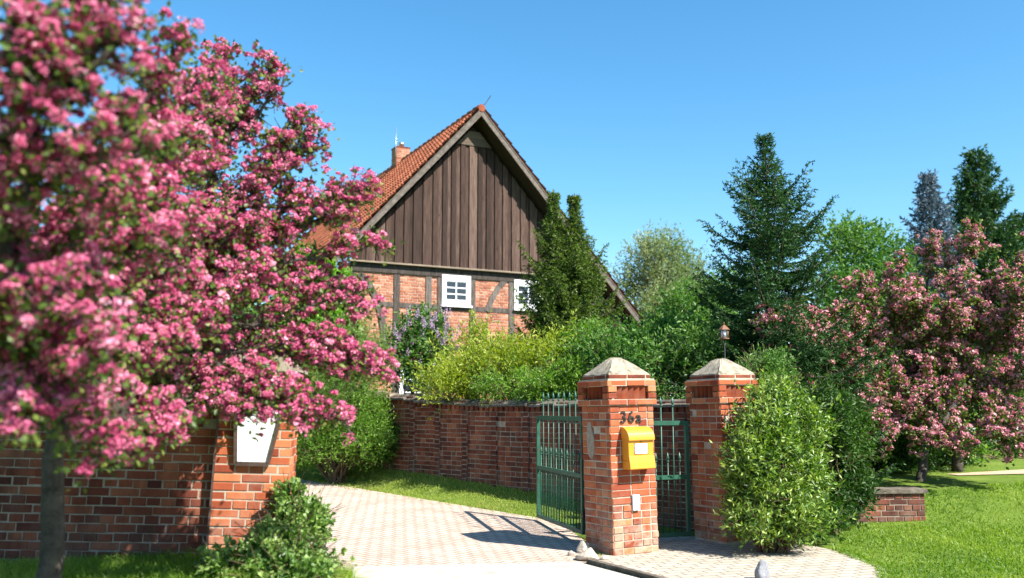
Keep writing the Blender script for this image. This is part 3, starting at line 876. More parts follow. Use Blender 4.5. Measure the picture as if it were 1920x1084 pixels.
# house number
p_ = pillar_px(1181, 783)
hn = on_pillar('house_number', 'dark iron house number 36a on the pillar above the yellow mailbox', 'house number', p_.x, p_.z)
def character(ch_, name, dx, size):
    cu = bpy.data.curves.new(name, 'FONT'); cu.body = ch_; cu.size = size; cu.extrude = .006; cu.offset = .001; cu.align_x = 'CENTER'
    o = bpy.data.objects.new(name, cu); COL.objects.link(o)
    bpy.context.view_layer.update()
    me = bpy.data.meshes.new_from_object(o.evaluated_get(bpy.context.evaluated_depsgraph_get()))
    bpy.data.objects.remove(o)
    me.transform(Matrix.Translation((dx, -.009, -.055)) @ Matrix.Rotation(R(90), 4, 'X'))
    me.materials.clear(); me.materials.append(M['dark'])
    o = bpy.data.objects.new(name, me); COL.objects.link(o); o.parent = hn
character('3', 'digit', -.098, .18); character('6', 'digit', .006, .18); character('a', 'letter', .106, .18)
# bell plate
p_ = pillar_px(1190, 942)
be = on_pillar('door_bell', 'pale rectangular bell box low on the brick pillar', 'door bell', p_.x, p_.z)
b = MB(); b.box((-.047, -.03, -.085), (.047, 0, .085)); o = b.build('housing', M['plastic_pale'], be); bevel(o, .006)
b = MB(); b.box((-.033, -.034, -.03), (.033, -.0305, .07)); b.build('grille', M['sheet_white'], be)
b = MB(); b.tube([(0, -.0305, -.055), (0, -.038, -.055)], .012, 12); b.build('button', M['plastic_pale'], be)

# notice board on the left pier
bpy.context.view_layer.update()
LWm = LW.matrix_world.copy()
nb = thing('notice_board', 'white notice board in a dark frame hanging on the brick pier', 'notice board')
nb.matrix_world = LWm @ Matrix.Translation((-.305, -.012, 1.10)) @ Matrix.Rotation(R(7), 4, 'X')
top, bot, hgt = .205, .16, .56
tl, tr, br, bl = (-top + .02, hgt), (top + .03, hgt), (bot - .04, 0), (-bot + .0, 0)
b = MB()
def edge(a, c, w=.03): b.bar((a[0], -.02, a[1]), (c[0], -.02, c[1]), w, .034, 0, .5, up=(0, -1, 0))
edge(tl, tr); edge(tr, br); edge(br, bl, .036); edge(bl, tl)
b.build('frame', M['frame_brown'], nb)
b = MB(); b.prism([bl, br, tr, tl], -.015, -.006); b.build('panel', M['sheet_white'], nb)
b = MB()
for k in range(7): b.box((-.135, -.0168, .045 + .014 * k), (-.135 + .05 + .02 * ((k * 7) % 3), -.0155, .049 + .014 * k))
b.build('fine_print', M['grey_ink'], nb)
b = MB(); b.bar((-.60, -.004, 0.1), (-.585, -.004, 1.75), .016, .02); o = b.build('joint_shadow_strip', M['frame_brown'], LW); o.location = (-.06, -.01, 0)  # dark strip added for the shadow line where pier and wall join

# ------------------------------------------------------------------ stones, kerb, feeder
def rock(name, label, loc, size, seed, mt='stone', cat='stone', group=None, flat=.6):
    rg = np.random.default_rng(seed)
    import bmesh
    bm = bmesh.new(); bmesh.ops.create_icosphere(bm, subdivisions=3, radius=1)
    ph = rg.normal(0, 1, (5, 3)); pl_ = [(Vector(rg.normal(0, 1, 3)).normalized(), rg.uniform(.55, .85)) for _ in range(7)]
    for v in bm.verts:
        c = v.co.copy()
        for nrm, lim in pl_:
            d = c.dot(nrm)
            if d > lim: c -= nrm * (d - lim) * .9
        n_ = sum(math.sin(3 * c.dot(Vector(p)) + k) for k, p in enumerate(ph)) * .03
        v.co = c * (1 + n_)
        v.co.x *= size[0]; v.co.y *= size[1]; v.co.z *= size[2]
    me = bpy.data.meshes.new(name); bm.to_mesh(me); bm.free(); me.materials.append(M[mt])
    o = bpy.data.objects.new(name, me); COL.objects.link(o); o.location = loc; o.rotation_euler = (0, 0, rg.uniform(0, 6))
    tag(o, label, cat, group); return o
q_ = P(1105, 1030, 10.0)
rock('stone', 'flat pale boulder lying at the foot of the mailbox pillar', (P(1103,1030,9.95)[0], 9.95, .035), (.17, .13, .085), 4, group='stones at the pillar foot')
rock('stone', 'small upright stone wedged between pillar and open gate', (P(1092,1012,10.45)[0], 10.42, .05), (.09, .08, .10), 8, group='stones at the pillar foot')
rock('stone', 'small dark stone left of the flat boulder', (P(1072,1022,10.2)[0], 10.2, .02), (.045, .04, .04), 9, group='stones at the pillar foot')
rock('stone', 'rubble stone between the flat boulder and the pillar corner', (P(1136,1036,9.85)[0], 9.9, .015), (.08, .06, .035), 12, group='stones at the pillar foot')
rock('marker_stone', 'grey rounded marker stone standing on the edge of the pavement', (P(1432,1075,8.75)[0], 8.75, .04), (.09, .08, .15), 14, 'grey_stone', 'marker stone')
b = MB()
kp = [(.80, 9.70), (1.02, 9.32), (1.25, 8.92), (1.50, 8.45), (1.9, 7.7)]
for (a, c) in zip(kp[:-1], kp[1:]):
    b.bar((a[0], a[1], .012), (c[0], c[1], .012), .07, .07, 0, random.random())
tag(b.build('kerb', M['coping']), kind='structure')

lp = P(1358, 626, 11.6)
lan = thing('bird_feeder', 'small rust red lantern shaped feeder on a thin rod behind the right pillar', 'bird feeder', (lp[0], lp[1], 0))
b = MB(); b.tube([(0,0,.0), (0,0,lp[2] - .06)], .006, 6); b.build('rod', M['dark'], lan)
b = MB()
for (r0, z0_, r1, z1_) in ((.075, .05, .055, .075), (.055, .075, .012, .115)):
    an = [k * math.pi / 3 for k in range(6)]
    b.add([(r0*math.cos(a), r0*math.sin(a), lp[2]+z0_) for a in an] + [(r1*math.cos(a), r1*math.sin(a), lp[2]+z1_) for a in an], [(k, (k+1) % 6, 6 + (k+1) % 6, 6 + k) for k in range(6)])
b.tube([(0,0,lp[2]+.11), (0,0,lp[2]+.15)], .006, 6)
b.build('roof', M['copper_red'], lan)
b = MB()
b.tube([(0,0,lp[2]-.07), (0,0,lp[2]-.055)], .062, 6)
for k in range(6): b.tube([(.052*math.cos(k*math.pi/3), .052*math.sin(k*math.pi/3), lp[2]-.055), (.052*math.cos(k*math.pi/3), .052*math.sin(k*math.pi/3), lp[2]+.055)], .006, 5)
b.build('cage', M['copper_red'], lan)
b = MB(); b.tube([(0,0,lp[2]-.05), (0,0,lp[2]+.05)], .042, 12); b.build('glass', M['plastic_pale'], lan)

# ------------------------------------------------------------------ foliage
def unit(a): return a / (np.linalg.norm(a, axis=-1, keepdims=True) + 1e-9)
def leaves(mb, C, A, L, W, rg, mt=0, fold=.25, rnd=None, flat=0.):
    """diamond leaves: C base points, A axis directions"""
    n = len(C)
    if n == 0: return
    A = unit(A); r_ = unit(rg.normal(0, 1, (n, 3)) + np.array([0, 0, flat]))
    S = unit(np.cross(A, r_)); Nn = np.cross(S, A)
    L = np.broadcast_to(L, (n,)) * rg.uniform(.7, 1.25, n); W = np.broadcast_to(W, (n,)) * rg.uniform(.75, 1.25, n)
    mid = C + A * (L * .45)[:, None] - Nn * (W * fold)[:, None]
    tip = C + A * L[:, None]
    l = mid + S * (W / 2)[:, None] + Nn * (W * fold * 1.6)[:, None]; r2 = mid - S * (W / 2)[:, None] + Nn * (W * fold * 1.6)[:, None]
    V = np.stack([C, r2, tip, l], 1).reshape(-1, 3)
    F_ = np.arange(n * 4).reshape(n, 4)
    mb.add(V, F_, mt, rg.random(n) if rnd is None else rnd)
def noise3(p, seed, sc):
    rg = np.random.default_rng(seed); out_ = 0
    for k in range(5):
        w = rg.normal(0, 1, 3) * sc * (1 + .5 * k); out_ = out_ + np.sin(p @ w + rg.uniform(0, 6)) / (1 + .35 * k)
    return out_ / 2.2
def blob_points(blobs, n, rg, surf=.35, seed=0, gap=-.25, gsc=3.):
    """points inside a set of ellipsoids (centre, radii), thicker towards the outside, with gaps"""
    vol = np.array([np.prod(b_[1]) ** .75 for b_ in blobs]); k = rg.choice(len(blobs), n, p=vol / vol.sum())
    d = unit(rg.normal(0, 1, (n, 3))); r_ = rg.random(n) ** surf
    Cc = np.array([b_[0] for b_ in blobs])[k]; Rr = np.array([b_[1] for b_ in blobs])[k]
    p = Cc + d * r_[:, None] * Rr
    keep = noise3(p, seed, gsc) > gap
    p, d = p[keep], unit(d * Rr)[keep]
    ok = p[:, 2] > height(p[:, 0], p[:, 1]) + .02
    return p[ok], d[ok]
def foliage(mb, blobs, n_twigs, per, leaf, rg, twig=.3, up=.5, seed=0, gap=-.25, gsc=3., mt=0, droop=0., surf=.35, light=.35, flat=.6):
    """twigs through the crown volume, each carrying several leaves"""
    p, d = blob_points(blobs, n_twigs, rg, surf, seed, gap, gsc)
    n = len(p)
    ax = unit(d * .8 + np.array([0, 0, up]) + rg.normal(0, .55, (n, 3)))
    tone = np.clip(.5 + .30 * noise3(p, seed + 9, gsc * .8), 0, 1)
    for k in range(per):
        t = (k + rg.random(n)) / per
        c = p + ax * (t * twig)[:, None] + np.array([0, 0, -droop]) * (t ** 2)[:, None]
        a = ax * .7 + rg.normal(0, .75, (n, 3)) + np.array([0, 0, -droop * 2])
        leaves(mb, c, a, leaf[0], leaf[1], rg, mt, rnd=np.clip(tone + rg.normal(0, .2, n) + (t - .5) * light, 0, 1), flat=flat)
    return p, ax
def limb(a, b, rg, n=6, wob=.08):
    t = np.linspace(0, 1, n)[:, None]
    p = np.array(a) * (1 - t) + np.array(b) * t
    L = np.linalg.norm(np.array(b) - np.array(a))
    p[1:-1] += rg.normal(0, wob * L / 3, (n - 2, 3)); p[:, 2] += (np.sin(np.pi * t[:, 0]) * .06 * L)
    return p
def wood(mb, base, blobs, rg, r0=.05, per=5, twigs=None, tr=.006, twl=.3):
    """stems from the base to the crown, with finer branches"""
    for (c, rr) in blobs:
        c = np.array(c); rr = np.array(rr)
        for k in range(per):
            e = c + unit(rg.normal(0, 1, 3)) * rr * .75
            pts = limb(base + rg.normal(0, .06, 3) * np.array([1, 1, 0]), e, rg)
            mb.tube(pts, np.linspace(r0, r0 * .2, len(pts)), 5, 0, cap=False)
    if twigs is not None:
        p, ax = twigs
        for k in rg.choice(len(p), min(len(p), 260), replace=False):
            mb.tube([p[k] - ax[k] * twl * .6, p[k], p[k] + ax[k] * twl], [tr, tr * .8, tr * .3], 3, 0, cap=False)

def bush(name, label, cat, blobs_px, n, per, leaf, mt, seed, group=None, bark='bark_brown', shoots=0, sh_len=(.25,.6), sh_up=1.1, r0=.03, nper=4, **kw):
    """blobs_px: (u, v, D, rx px, ry px[, depth radius m])"""
    rg = np.random.default_rng(seed)
    blobs = []
    for bl in blobs_px:
        u, v, D, rx, ry = bl[:5]; s_ = D / F_PX
        blobs.append((P(u, v, D), np.array([rx * s_, (bl[5] if len(bl) > 5 else rx * s_), ry * s_])))
    cen = np.mean([b_[0] for b_ in blobs], axis=0)
    base = np.array([cen[0], cen[1], H1(cen[0], cen[1]) - .03])
    t = thing(name, label, cat, tuple(base), group=group)
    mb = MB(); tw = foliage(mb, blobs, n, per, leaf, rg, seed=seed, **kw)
    w = MB()
    if shoots:            # long young shoots standing out of the outline
        p, d = blob_points(blobs, shoots, rg, .05, seed + 3, -2.)
        for q, dd in zip(p, d):
            L = rg.uniform(*sh_len); ax = unit(dd * .7 + np.array([0, 0, sh_up]) + rg.normal(0, .35, 3))
            tt = np.linspace(-.3, 1, 7)[:, None]
            pts = q + ax * L * tt + np.array([dd[0], dd[1], -.6]) * (tt.clip(0) ** 2) * L * .25
            w.tube(pts, np.linspace(.005, .0015, 7), 3, cap=False)
            m_ = int(L * 1.3 / (leaf[0] * .32)); f = rg.random(m_)
            c = np.stack([np.interp(f, np.linspace(0, 1, 7), pts[:, j]) for j in range(3)], 1)
            leaves(mb, c, ax * .8 + rg.normal(0, .7, (m_, 3)), leaf[0], leaf[1], rg, 0, rnd=np.clip(.55 + .35 * f + rg.normal(0, .15, m_), 0, 1), flat=.5)
    for v_ in mb.v: v_ -= base
    mb.build('foliage', M[mt], t)
    wood(w, base, blobs, rg, r0, nper, tw)
    for v_ in w.v: v_ -= base
    w.build('stems', M[bark], t)
    return t

# shrubs in the garden behind the wall
fo = bush('shrub', 'tall yellow green shrub with upright shoots leaning over the garden wall', 'shrub',
     [(880,700,17,50,45,.6), (930,695,16.8,60,40,.6), (850,725,16.2,46,30,.5), (895,660,17.2,20,40,.35), (1000,690,17,55,36,.6), (1040,690,16,50,40,.5), (840,740,15.9,30,26,.35), (950,700,16,70,42,.5)],
     4200, 8, (.085,.026), 'leaf_forsythia', 21, twig=.42, up=.9, gap=-.12, gsc=2.6, shoots=130, sh_len=(.35,.85), sh_up=1.3)
bush('shrub', 'low bright green shrub spilling over the wall coping beside the gate', 'shrub',
     [(960,724,15.3,60,22,.45), (1030,728,14.7,50,24,.45), (1075,715,14.6,32,30,.4)],
     3600, 8, (.055,.022), 'leaf_lush', 22, twig=.25, up=.3, gap=-.5, droop=.08, shoots=60)
bush('shrub', 'dense mid green shrub rising between the two gate pillars', 'shrub',
     [(1180,675,14.5,75,48,.8), (1260,668,14.8,70,52,.8), (1310,670,14.2,55,62,.7), (1235,705,13.6,60,46,.5), (1120,680,15.5,45,36,.6), (1225,640,16,60,34,.8)],
     6500, 8, (.075,.036), 'leaf_mid', 23, twig=.32, up=.5, gap=-.15, gsc=2.4, shoots=130)
bush('shrub', 'dark leafy shrub between the conifer and the mailbox pillar', 'shrub',
     [(1085,690,15.8,40,40,.5), (1110,650,16.2,45,30,.5)], 1700, 8, (.07,.03), 'leaf_lush', 24, twig=.3, up=.4)
# lilac with flower heads
rg = np.random.default_rng(77)
li = bush('lilac_bush', 'lilac bush with pale purple flower heads in front of the house wall', 'lilac',
     [(770,640,19,38,50,.6), (745,680,18.8,26,45,.5), (815,650,19,24,50,.5), (790,690,18.6,30,40,.5), (800,610,19.2,26,26,.4)],
     900, 8, (.085,.05), 'leaf_mid', 25, twig=.3, up=.6, gap=-.2)
b = MB()
for k in range(85):
    u, v = random.choice([(770,615),(745,640),(815,620),(735,655),(790,655),(805,600),(835,615)])
    c = P(u + random.gauss(0, 20), v + random.gauss(0, 18), 18.6 + random.gauss(0, .25))
    n = 60
    t = rg.random(n); an = rg.random(n) * 6.28; r_ = .05 * (1 - t) * rg.uniform(.6, 1, n)
    pp = c + np.stack([np.cos(an) * r_, np.sin(an) * r_, t * .17], 1)
    leaves(b, pp, rg.normal(0, 1, (n, 3)), .022, .02, rg, 0, rnd=np.clip(rg.normal(.5, .25, n) , 0, 1))
for v_ in b.v: v_ -= np.array(li.location)
b.build('flower_heads', M['lilac'], li)

# climber on the house corner, fine leaved shrub, shrub at the far end of the wall
bush('climbing_vine', 'bright green climbing vine covering the left corner of the house', 'climber',
     [(620,570,21.6,45,60,.5), (575,600,21.3,50,60,.6), (625,640,21.5,36,60,.5), (570,520,22,40,40,.5), (600,700,21,60,50,.6)],
     3200, 8, (.12,.085), 'leaf_vine', 26, twig=.35, up=.2, gap=-.45)
bush('shrub', 'pale feathery shrub with fine drooping twigs beside the pink blossom', 'shrub',
     [(620,660,17.6,70,55,.8), (680,650,17.8,40,40,.6), (590,720,17.2,60,60,.8), (640,700,17,60,50,.7), (700,625,18,25,26,.4)],
     5200, 8, (.06,.014), 'leaf_fine', 27, twig=.4, up=.5, droop=.2, gap=-.4, shoots=90, sh_up=.6)
bush('shrub', 'rounded green shrub growing at the far foot of the garden wall', 'shrub',
     [(620,800,17.2,70,50,.7), (680,790,17,48,55,.6), (575,820,17.4,40,40,.6), (690,830,16.8,40,32,.5), (610,845,16.8,60,20,.4), (640,750,17.3,60,40,.6)],
     6500, 8, (.055,.02), 'leaf_lush', 28, twig=.28, up=.4, gap=-.25, shoots=80)
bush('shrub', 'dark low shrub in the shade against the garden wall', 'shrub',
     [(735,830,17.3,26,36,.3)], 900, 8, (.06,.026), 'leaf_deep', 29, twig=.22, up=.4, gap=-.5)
# privet bush by the right pillar
bush('bush', 'glossy light green bush in front of the right gate pillar', 'bush',
     [(1440,985,10.2,60,28,.34), (1500,985,10.4,55,28,.36), (1390,975,10.25,22,24,.14), (1435,800,10.5,40,55,.3), (1412,860,10.3,44,52,.3), (1465,860,10.5,55,70,.4), (1500,825,10.9,42,60,.4), (1440,940,10.3,48,50,.32), (1490,930,10.5,55,70,.4), (1378,850,10.3,24,28,.14), (1455,755,10.8,30,30,.26), (1388,915,10.3,18,26,.14)],
     6600, 8, (.068,.021), 'leaf_privet', 30, twig=.22, up=.7, gap=-.08, gsc=5.5, surf=.4, shoots=230, sh_len=(.15,.45), sh_up=1.2)
bush('bush', 'dark green bush right of the leafy gate bush', 'bush',
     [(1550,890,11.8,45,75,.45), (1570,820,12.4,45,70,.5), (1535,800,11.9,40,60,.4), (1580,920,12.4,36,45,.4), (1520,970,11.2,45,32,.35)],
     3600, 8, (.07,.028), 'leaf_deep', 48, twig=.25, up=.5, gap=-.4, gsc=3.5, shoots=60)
bush('bush', 'grey green bush behind the right gate pillar cap', 'bush',
     [(1440,705,11.8,40,26,.4), (1500,720,12,50,40,.5)], 1300, 8, (.06,.022), 'leaf_mid', 31, twig=.25, up=.6)
bush('ivy', 'variegated ivy mound climbing the foot of the left pier', 'ivy',
     [(565,985,8.0,34,30,.25), (545,945,8.15,16,26,.12), (520,1030,7.7,60,28,.3), (470,1050,7.5,50,22,.3), (575,1060,7.7,36,20,.22), (540,1075,7.3,60,22,.3), (430,1060,7.3,30,14,.25)],
     3400, 7, (.048,.040), 'leaf_ivy', 32, twig=.12, up=.3, gap=-.25, gsc=6, surf=.2, r0=.012, shoots=50, sh_len=(.1,.25), sh_up=.3)

# ------------------------------------------------------------------ broadleaf trees behind
def tree(name, label, base, crown, n, per, leaf, mt, seed, group=None, rt=.14, bark='bark', cat='tree', **kw):
    rg = np.random.default_rng(seed)
    blobs = []
    for bl in crown:
        u, v, D, rx, ry = bl[:5]; s_ = D / F_PX
        blobs.append((P(u, v, D), np.array([rx * s_, (bl[5] if len(bl) > 5 else rx * s_), ry * s_])))
    base = np.array([base[0], base[1], H1(*base) - .05])
    t = thing(name, label, cat, tuple(base), group=group)
    mb = MB(); tw = foliage(mb, blobs, n, per, leaf, rg, seed=seed, **kw)
    for v_ in mb.v: v_ -= base
    mb.build('crown', M[mt], t)
    w = MB()
    cen = np.mean([b_[0] for b_ in blobs], axis=0); fork = base * .45 + cen * .55
    zmin = min(b_[0][2] - b_[1][2] for b_ in blobs)
    fork[2] = max(base[2] + .5, min(fork[2], zmin + .3 * (cen[2] - zmin)))
    pts = limb(base, fork, rg, 7, .05); w.tube(pts, np.linspace(rt, rt * .7, 7), 9)
    for c, rr in blobs:
        for k in range(3):
            e = c + unit(rg.normal(0, 1, 3)) * rr * .7
            pl_ = limb(fork, e, rg, 7, .15); w.tube(pl_, np.linspace(rt * .5, rt * .08, 7), 6, cap=False)
    p, ax = tw
    for k in rg.choice(len(p), min(len(p), 300), replace=False):
        w.tube([p[k] - ax[k] * .4, p[k], p[k] + ax[k] * .3], [.012, .008, .003], 3, cap=False)
    for v_ in w.v: v_ -= base
    w.build('trunk', M[bark], t)
    return t
tree('willow_tree', 'pale grey green tree with loose airy top behind the house', (5.4, 32),
     [(1215,520,32,60,60,1.4), (1270,540,32,60,55,1.4), (1180,560,32,50,60,1.4), (1300,580,31,50,60,1.4), (1230,600,31,80,50,1.5), (1160,520,32.5,30,40,1.), (1310,510,32,30,35,1.), (1235,470,32,40,28,1.)],
     4200, 9, (.14,.045), 'leaf_willow', 41, twig=.6, up=.5, gap=-.12, gsc=1.6)
tree('broadleaf_tree', 'mid green tree with rounded crown right of the dark spruce', (10.2, 24),
     [(1620,510,24,75,75,1.3), (1580,600,23,65,90,1.2), (1660,600,23,70,90,1.3), (1630,700,22,80,90,1.3), (1700,640,23,50,80,1.2), (1560,680,22,50,80,1.), (1680,760,22,80,60,1.), (1580,460,24.5,40,40,.8)],
     5200, 8, (.13,.06), 'leaf_mid', 42, twig=.5, up=.5, gap=-.35, gsc=1.6)
tree('broadleaf_tree', 'dark green tree filling the gap behind the shrub and the spruce', (6.2, 21),
     [(1290,590,21,60,50,1.), (1350,600,21,60,80,1.), (1330,650,20,60,60,1.)],
     2600, 8, (.11,.05), 'leaf_mid', 43, twig=.45, up=.5, gap=-.3, gsc=2)

tree('broadleaf_tree', 'dark green tree behind the boundary wall, seen through the pink blossom', (-8.2, 20),
     [(250,600,20,110,90,1.4), (380,560,20,100,80,1.4), (450,640,19,90,80,1.2), (150,560,21,100,110,1.5), (330,470,21,90,60,1.2), (500,680,18,60,50,.9)],
     4200, 8, (.12,.06), 'leaf_mid', 47, twig=.5, up=.5, gap=-.35, gsc=1.6)

rg = np.random.default_rng(90)
wb = [(np.array([x + rg.normal(0, 2), 72 + rg.normal(0, 6) - abs(x) * .15, rg.uniform(2.2, 3.6)]), np.array([rg.uniform(4.5, 7), 4., rg.uniform(2.6, 4.4)])) for x in np.arange(-78, 90, 5.5)]
mb = MB(); foliage(mb, wb, 9000, 7, (.5, .3), rg, twig=1.3, up=.5, seed=90, gap=-.5, gsc=.5)
tag(mb.build('distant_woodland', M['leaf_deep']), kind='stuff')

# ------------------------------------------------------------------ conifers
def spruce(name, label, base, height_, rad, mt, seed, whorls=22, start=.08, droop=.25, needle=(.05,.010), dens=1., tops=((0,0,1.),), irregular=.25, cat='conifer', group=None, taper=1.0, spire=0.):
    rg = np.random.default_rng(seed)
    base = np.array([base[0], base[1], H1(*base) - .05])
    t = thing(name, label, cat, tuple(base), group=group)
    w, nd = MB(), MB()
    C, A, T = [], [], []
    for (ox, oy, frac) in tops:
        Ht = height_ * frac
        low = start if frac == max(tp[2] for tp in tops) else .45
        split = np.array([ox, oy, 0.])
        stem = np.array([[0,0,0], [0,0,Ht*.3], [ox*.7, oy*.7, Ht*.55], [ox, oy, Ht*.75], [ox, oy, Ht]])
        tt = np.linspace(0, 1, 20); zz = tt * Ht
        sp_ = np.stack([np.interp(zz, stem[:, 2], stem[:, k]) for k in range(3)], 1)
        w.tube(sp_, np.linspace(.02 * height_, .006, 20), 7)
        z = low * Ht
        while z < Ht * .985:
            f = z / Ht
            R_ = rad * ((1 - f) ** taper) * (.55 + .45 * min(1, (f - low + .06) / .12)) + .05
            if spire: R_ = .06 + (R_ - .05) * float(sstep((1 - f) / spire))
            nb_ = int(rg.integers(5, 8))
            a0 = rg.random() * 6.28
            for k in range(nb_):
                an = a0 + 6.283 * k / nb_ + rg.normal(0, .2)
                L = R_ * rg.uniform(1 - irregular * 1.6, 1 + irregular)
                elev = .75 * f ** 1.5 - .10 + rg.normal(0, .08)
                m_ = 9
                q = np.linspace(0, 1, m_)
                hx = np.cos(an) * L * q; hy = np.sin(an) * L * q
                hz = L * (elev * q - droop * np.sin(np.pi * q * .8) * .6 + .22 * q ** 3)
                org = np.array([np.interp(z, stem[:, 2], stem[:, 0]), np.interp(z, stem[:, 2], stem[:, 1]), z])
                br = org + np.stack([hx, hy, hz], 1)
                w.tube(br, np.linspace(.012 + .012 * L, .003, m_), 4, cap=False)
                # side twigs
                ntw = max(4, int(L * 24 * dens))
                for s in range(ntw):
                    q0 = .18 + .82 * (s + rg.random()) / ntw
                    c0 = np.array([np.interp(q0, q, br[:, j]) for j in range(3)])
                    side = 1 if s % 2 else -1
                    tang = unit(br[min(m_-1, int(q0*(m_-1))+1)] - br[max(0, int(q0*(m_-1))-1)])
                    lat = np.array([-np.sin(an), np.cos(an), 0]) * side
                    tl = (.10 + .30 * L * (1 - q0) ** .8) * rg.uniform(.7, 1.2)
                    dirn = unit(tang * .8 + lat * (.9 if q0 < .97 else 0) + np.array([0, 0, rg.normal(-.12 - droop * .5, .12)]))
                    k_ = max(6, int(tl / .009 * dens))
                    tq = rg.random(k_)
                    pts_ = c0 + dirn * (tq * tl)[:, None]; pts_[:, 2] -= droop * .35 * tl * tq ** 2
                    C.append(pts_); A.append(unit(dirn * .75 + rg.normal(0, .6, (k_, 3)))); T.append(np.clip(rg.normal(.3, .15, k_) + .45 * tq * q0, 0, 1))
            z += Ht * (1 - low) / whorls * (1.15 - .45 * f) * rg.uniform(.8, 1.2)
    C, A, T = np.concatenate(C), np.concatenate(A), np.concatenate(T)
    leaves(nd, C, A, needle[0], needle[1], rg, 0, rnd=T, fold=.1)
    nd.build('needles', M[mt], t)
    w.build('trunk', M['bark'], t)
    print(name, len(C))
    return t
def at(u, D): return ((u - CX) / F_PX * D / CT * 1.0, D)
zt = P(1447, 246, 14)[2]
spruce('spruce_tree', 'tall dark green spruce with pointed top behind the right gate pillar', (P(1447,600,14)[0], 14), zt - H1(P(1447,600,14)[0], 14), 1.65, 'needle_dark', 51, whorls=34, irregular=.4, droop=.25, dens=1.15, needle=(.06,.018), taper=.72, spire=.22)
zt = P(1045, 350, 19.8)[2]
xb = P(1062, 600, 19.8)[0]
spruce('conifer', 'olive green conifer with two pointed tops in front of the house gable', (xb, 19.8), zt - H1(xb, 19.8), 1.38, 'needle_olive', 52, whorls=31, irregular=.5, droop=.6, dens=1.2, needle=(.065,.02), tops=((-.26,0,1.), (.20,.05,.985)), taper=.7, start=.2, spire=.34)
zt = P(1845, 275, 30)[2]; xb = P(1850, 600, 30)[0]
spruce('spruce_tree', 'dark distant spruce rising above the right hand blossom tree', (xb, 30), zt - H1(xb, 30), 2.6, 'needle_dark', 53, whorls=30, needle=(.16,.05), dens=.55, irregular=.3, taper=.75, start=.3)
zt = P(1762, 320, 27)[2]; xb = P(1755, 600, 27)[0]
spruce('blue_spruce', 'pale blue spruce left of the dark distant spruce', (xb, 27), zt - H1(xb, 27), 1.7, 'needle_blue', 54, whorls=32, needle=(.14,.045), dens=.6, irregular=.3, taper=.8, start=.2)
zt = P(1915, 400, 33)[2]; xb = P(1925, 600, 33)[0]
spruce('spruce_tree', 'dark distant spruce cut by the right edge of the view', (xb, 33), zt - H1(xb, 33), 2.6, 'needle_dark', 55, whorls=26, needle=(.16,.05), dens=.55, irregular=.3, taper=.75, start=.25)

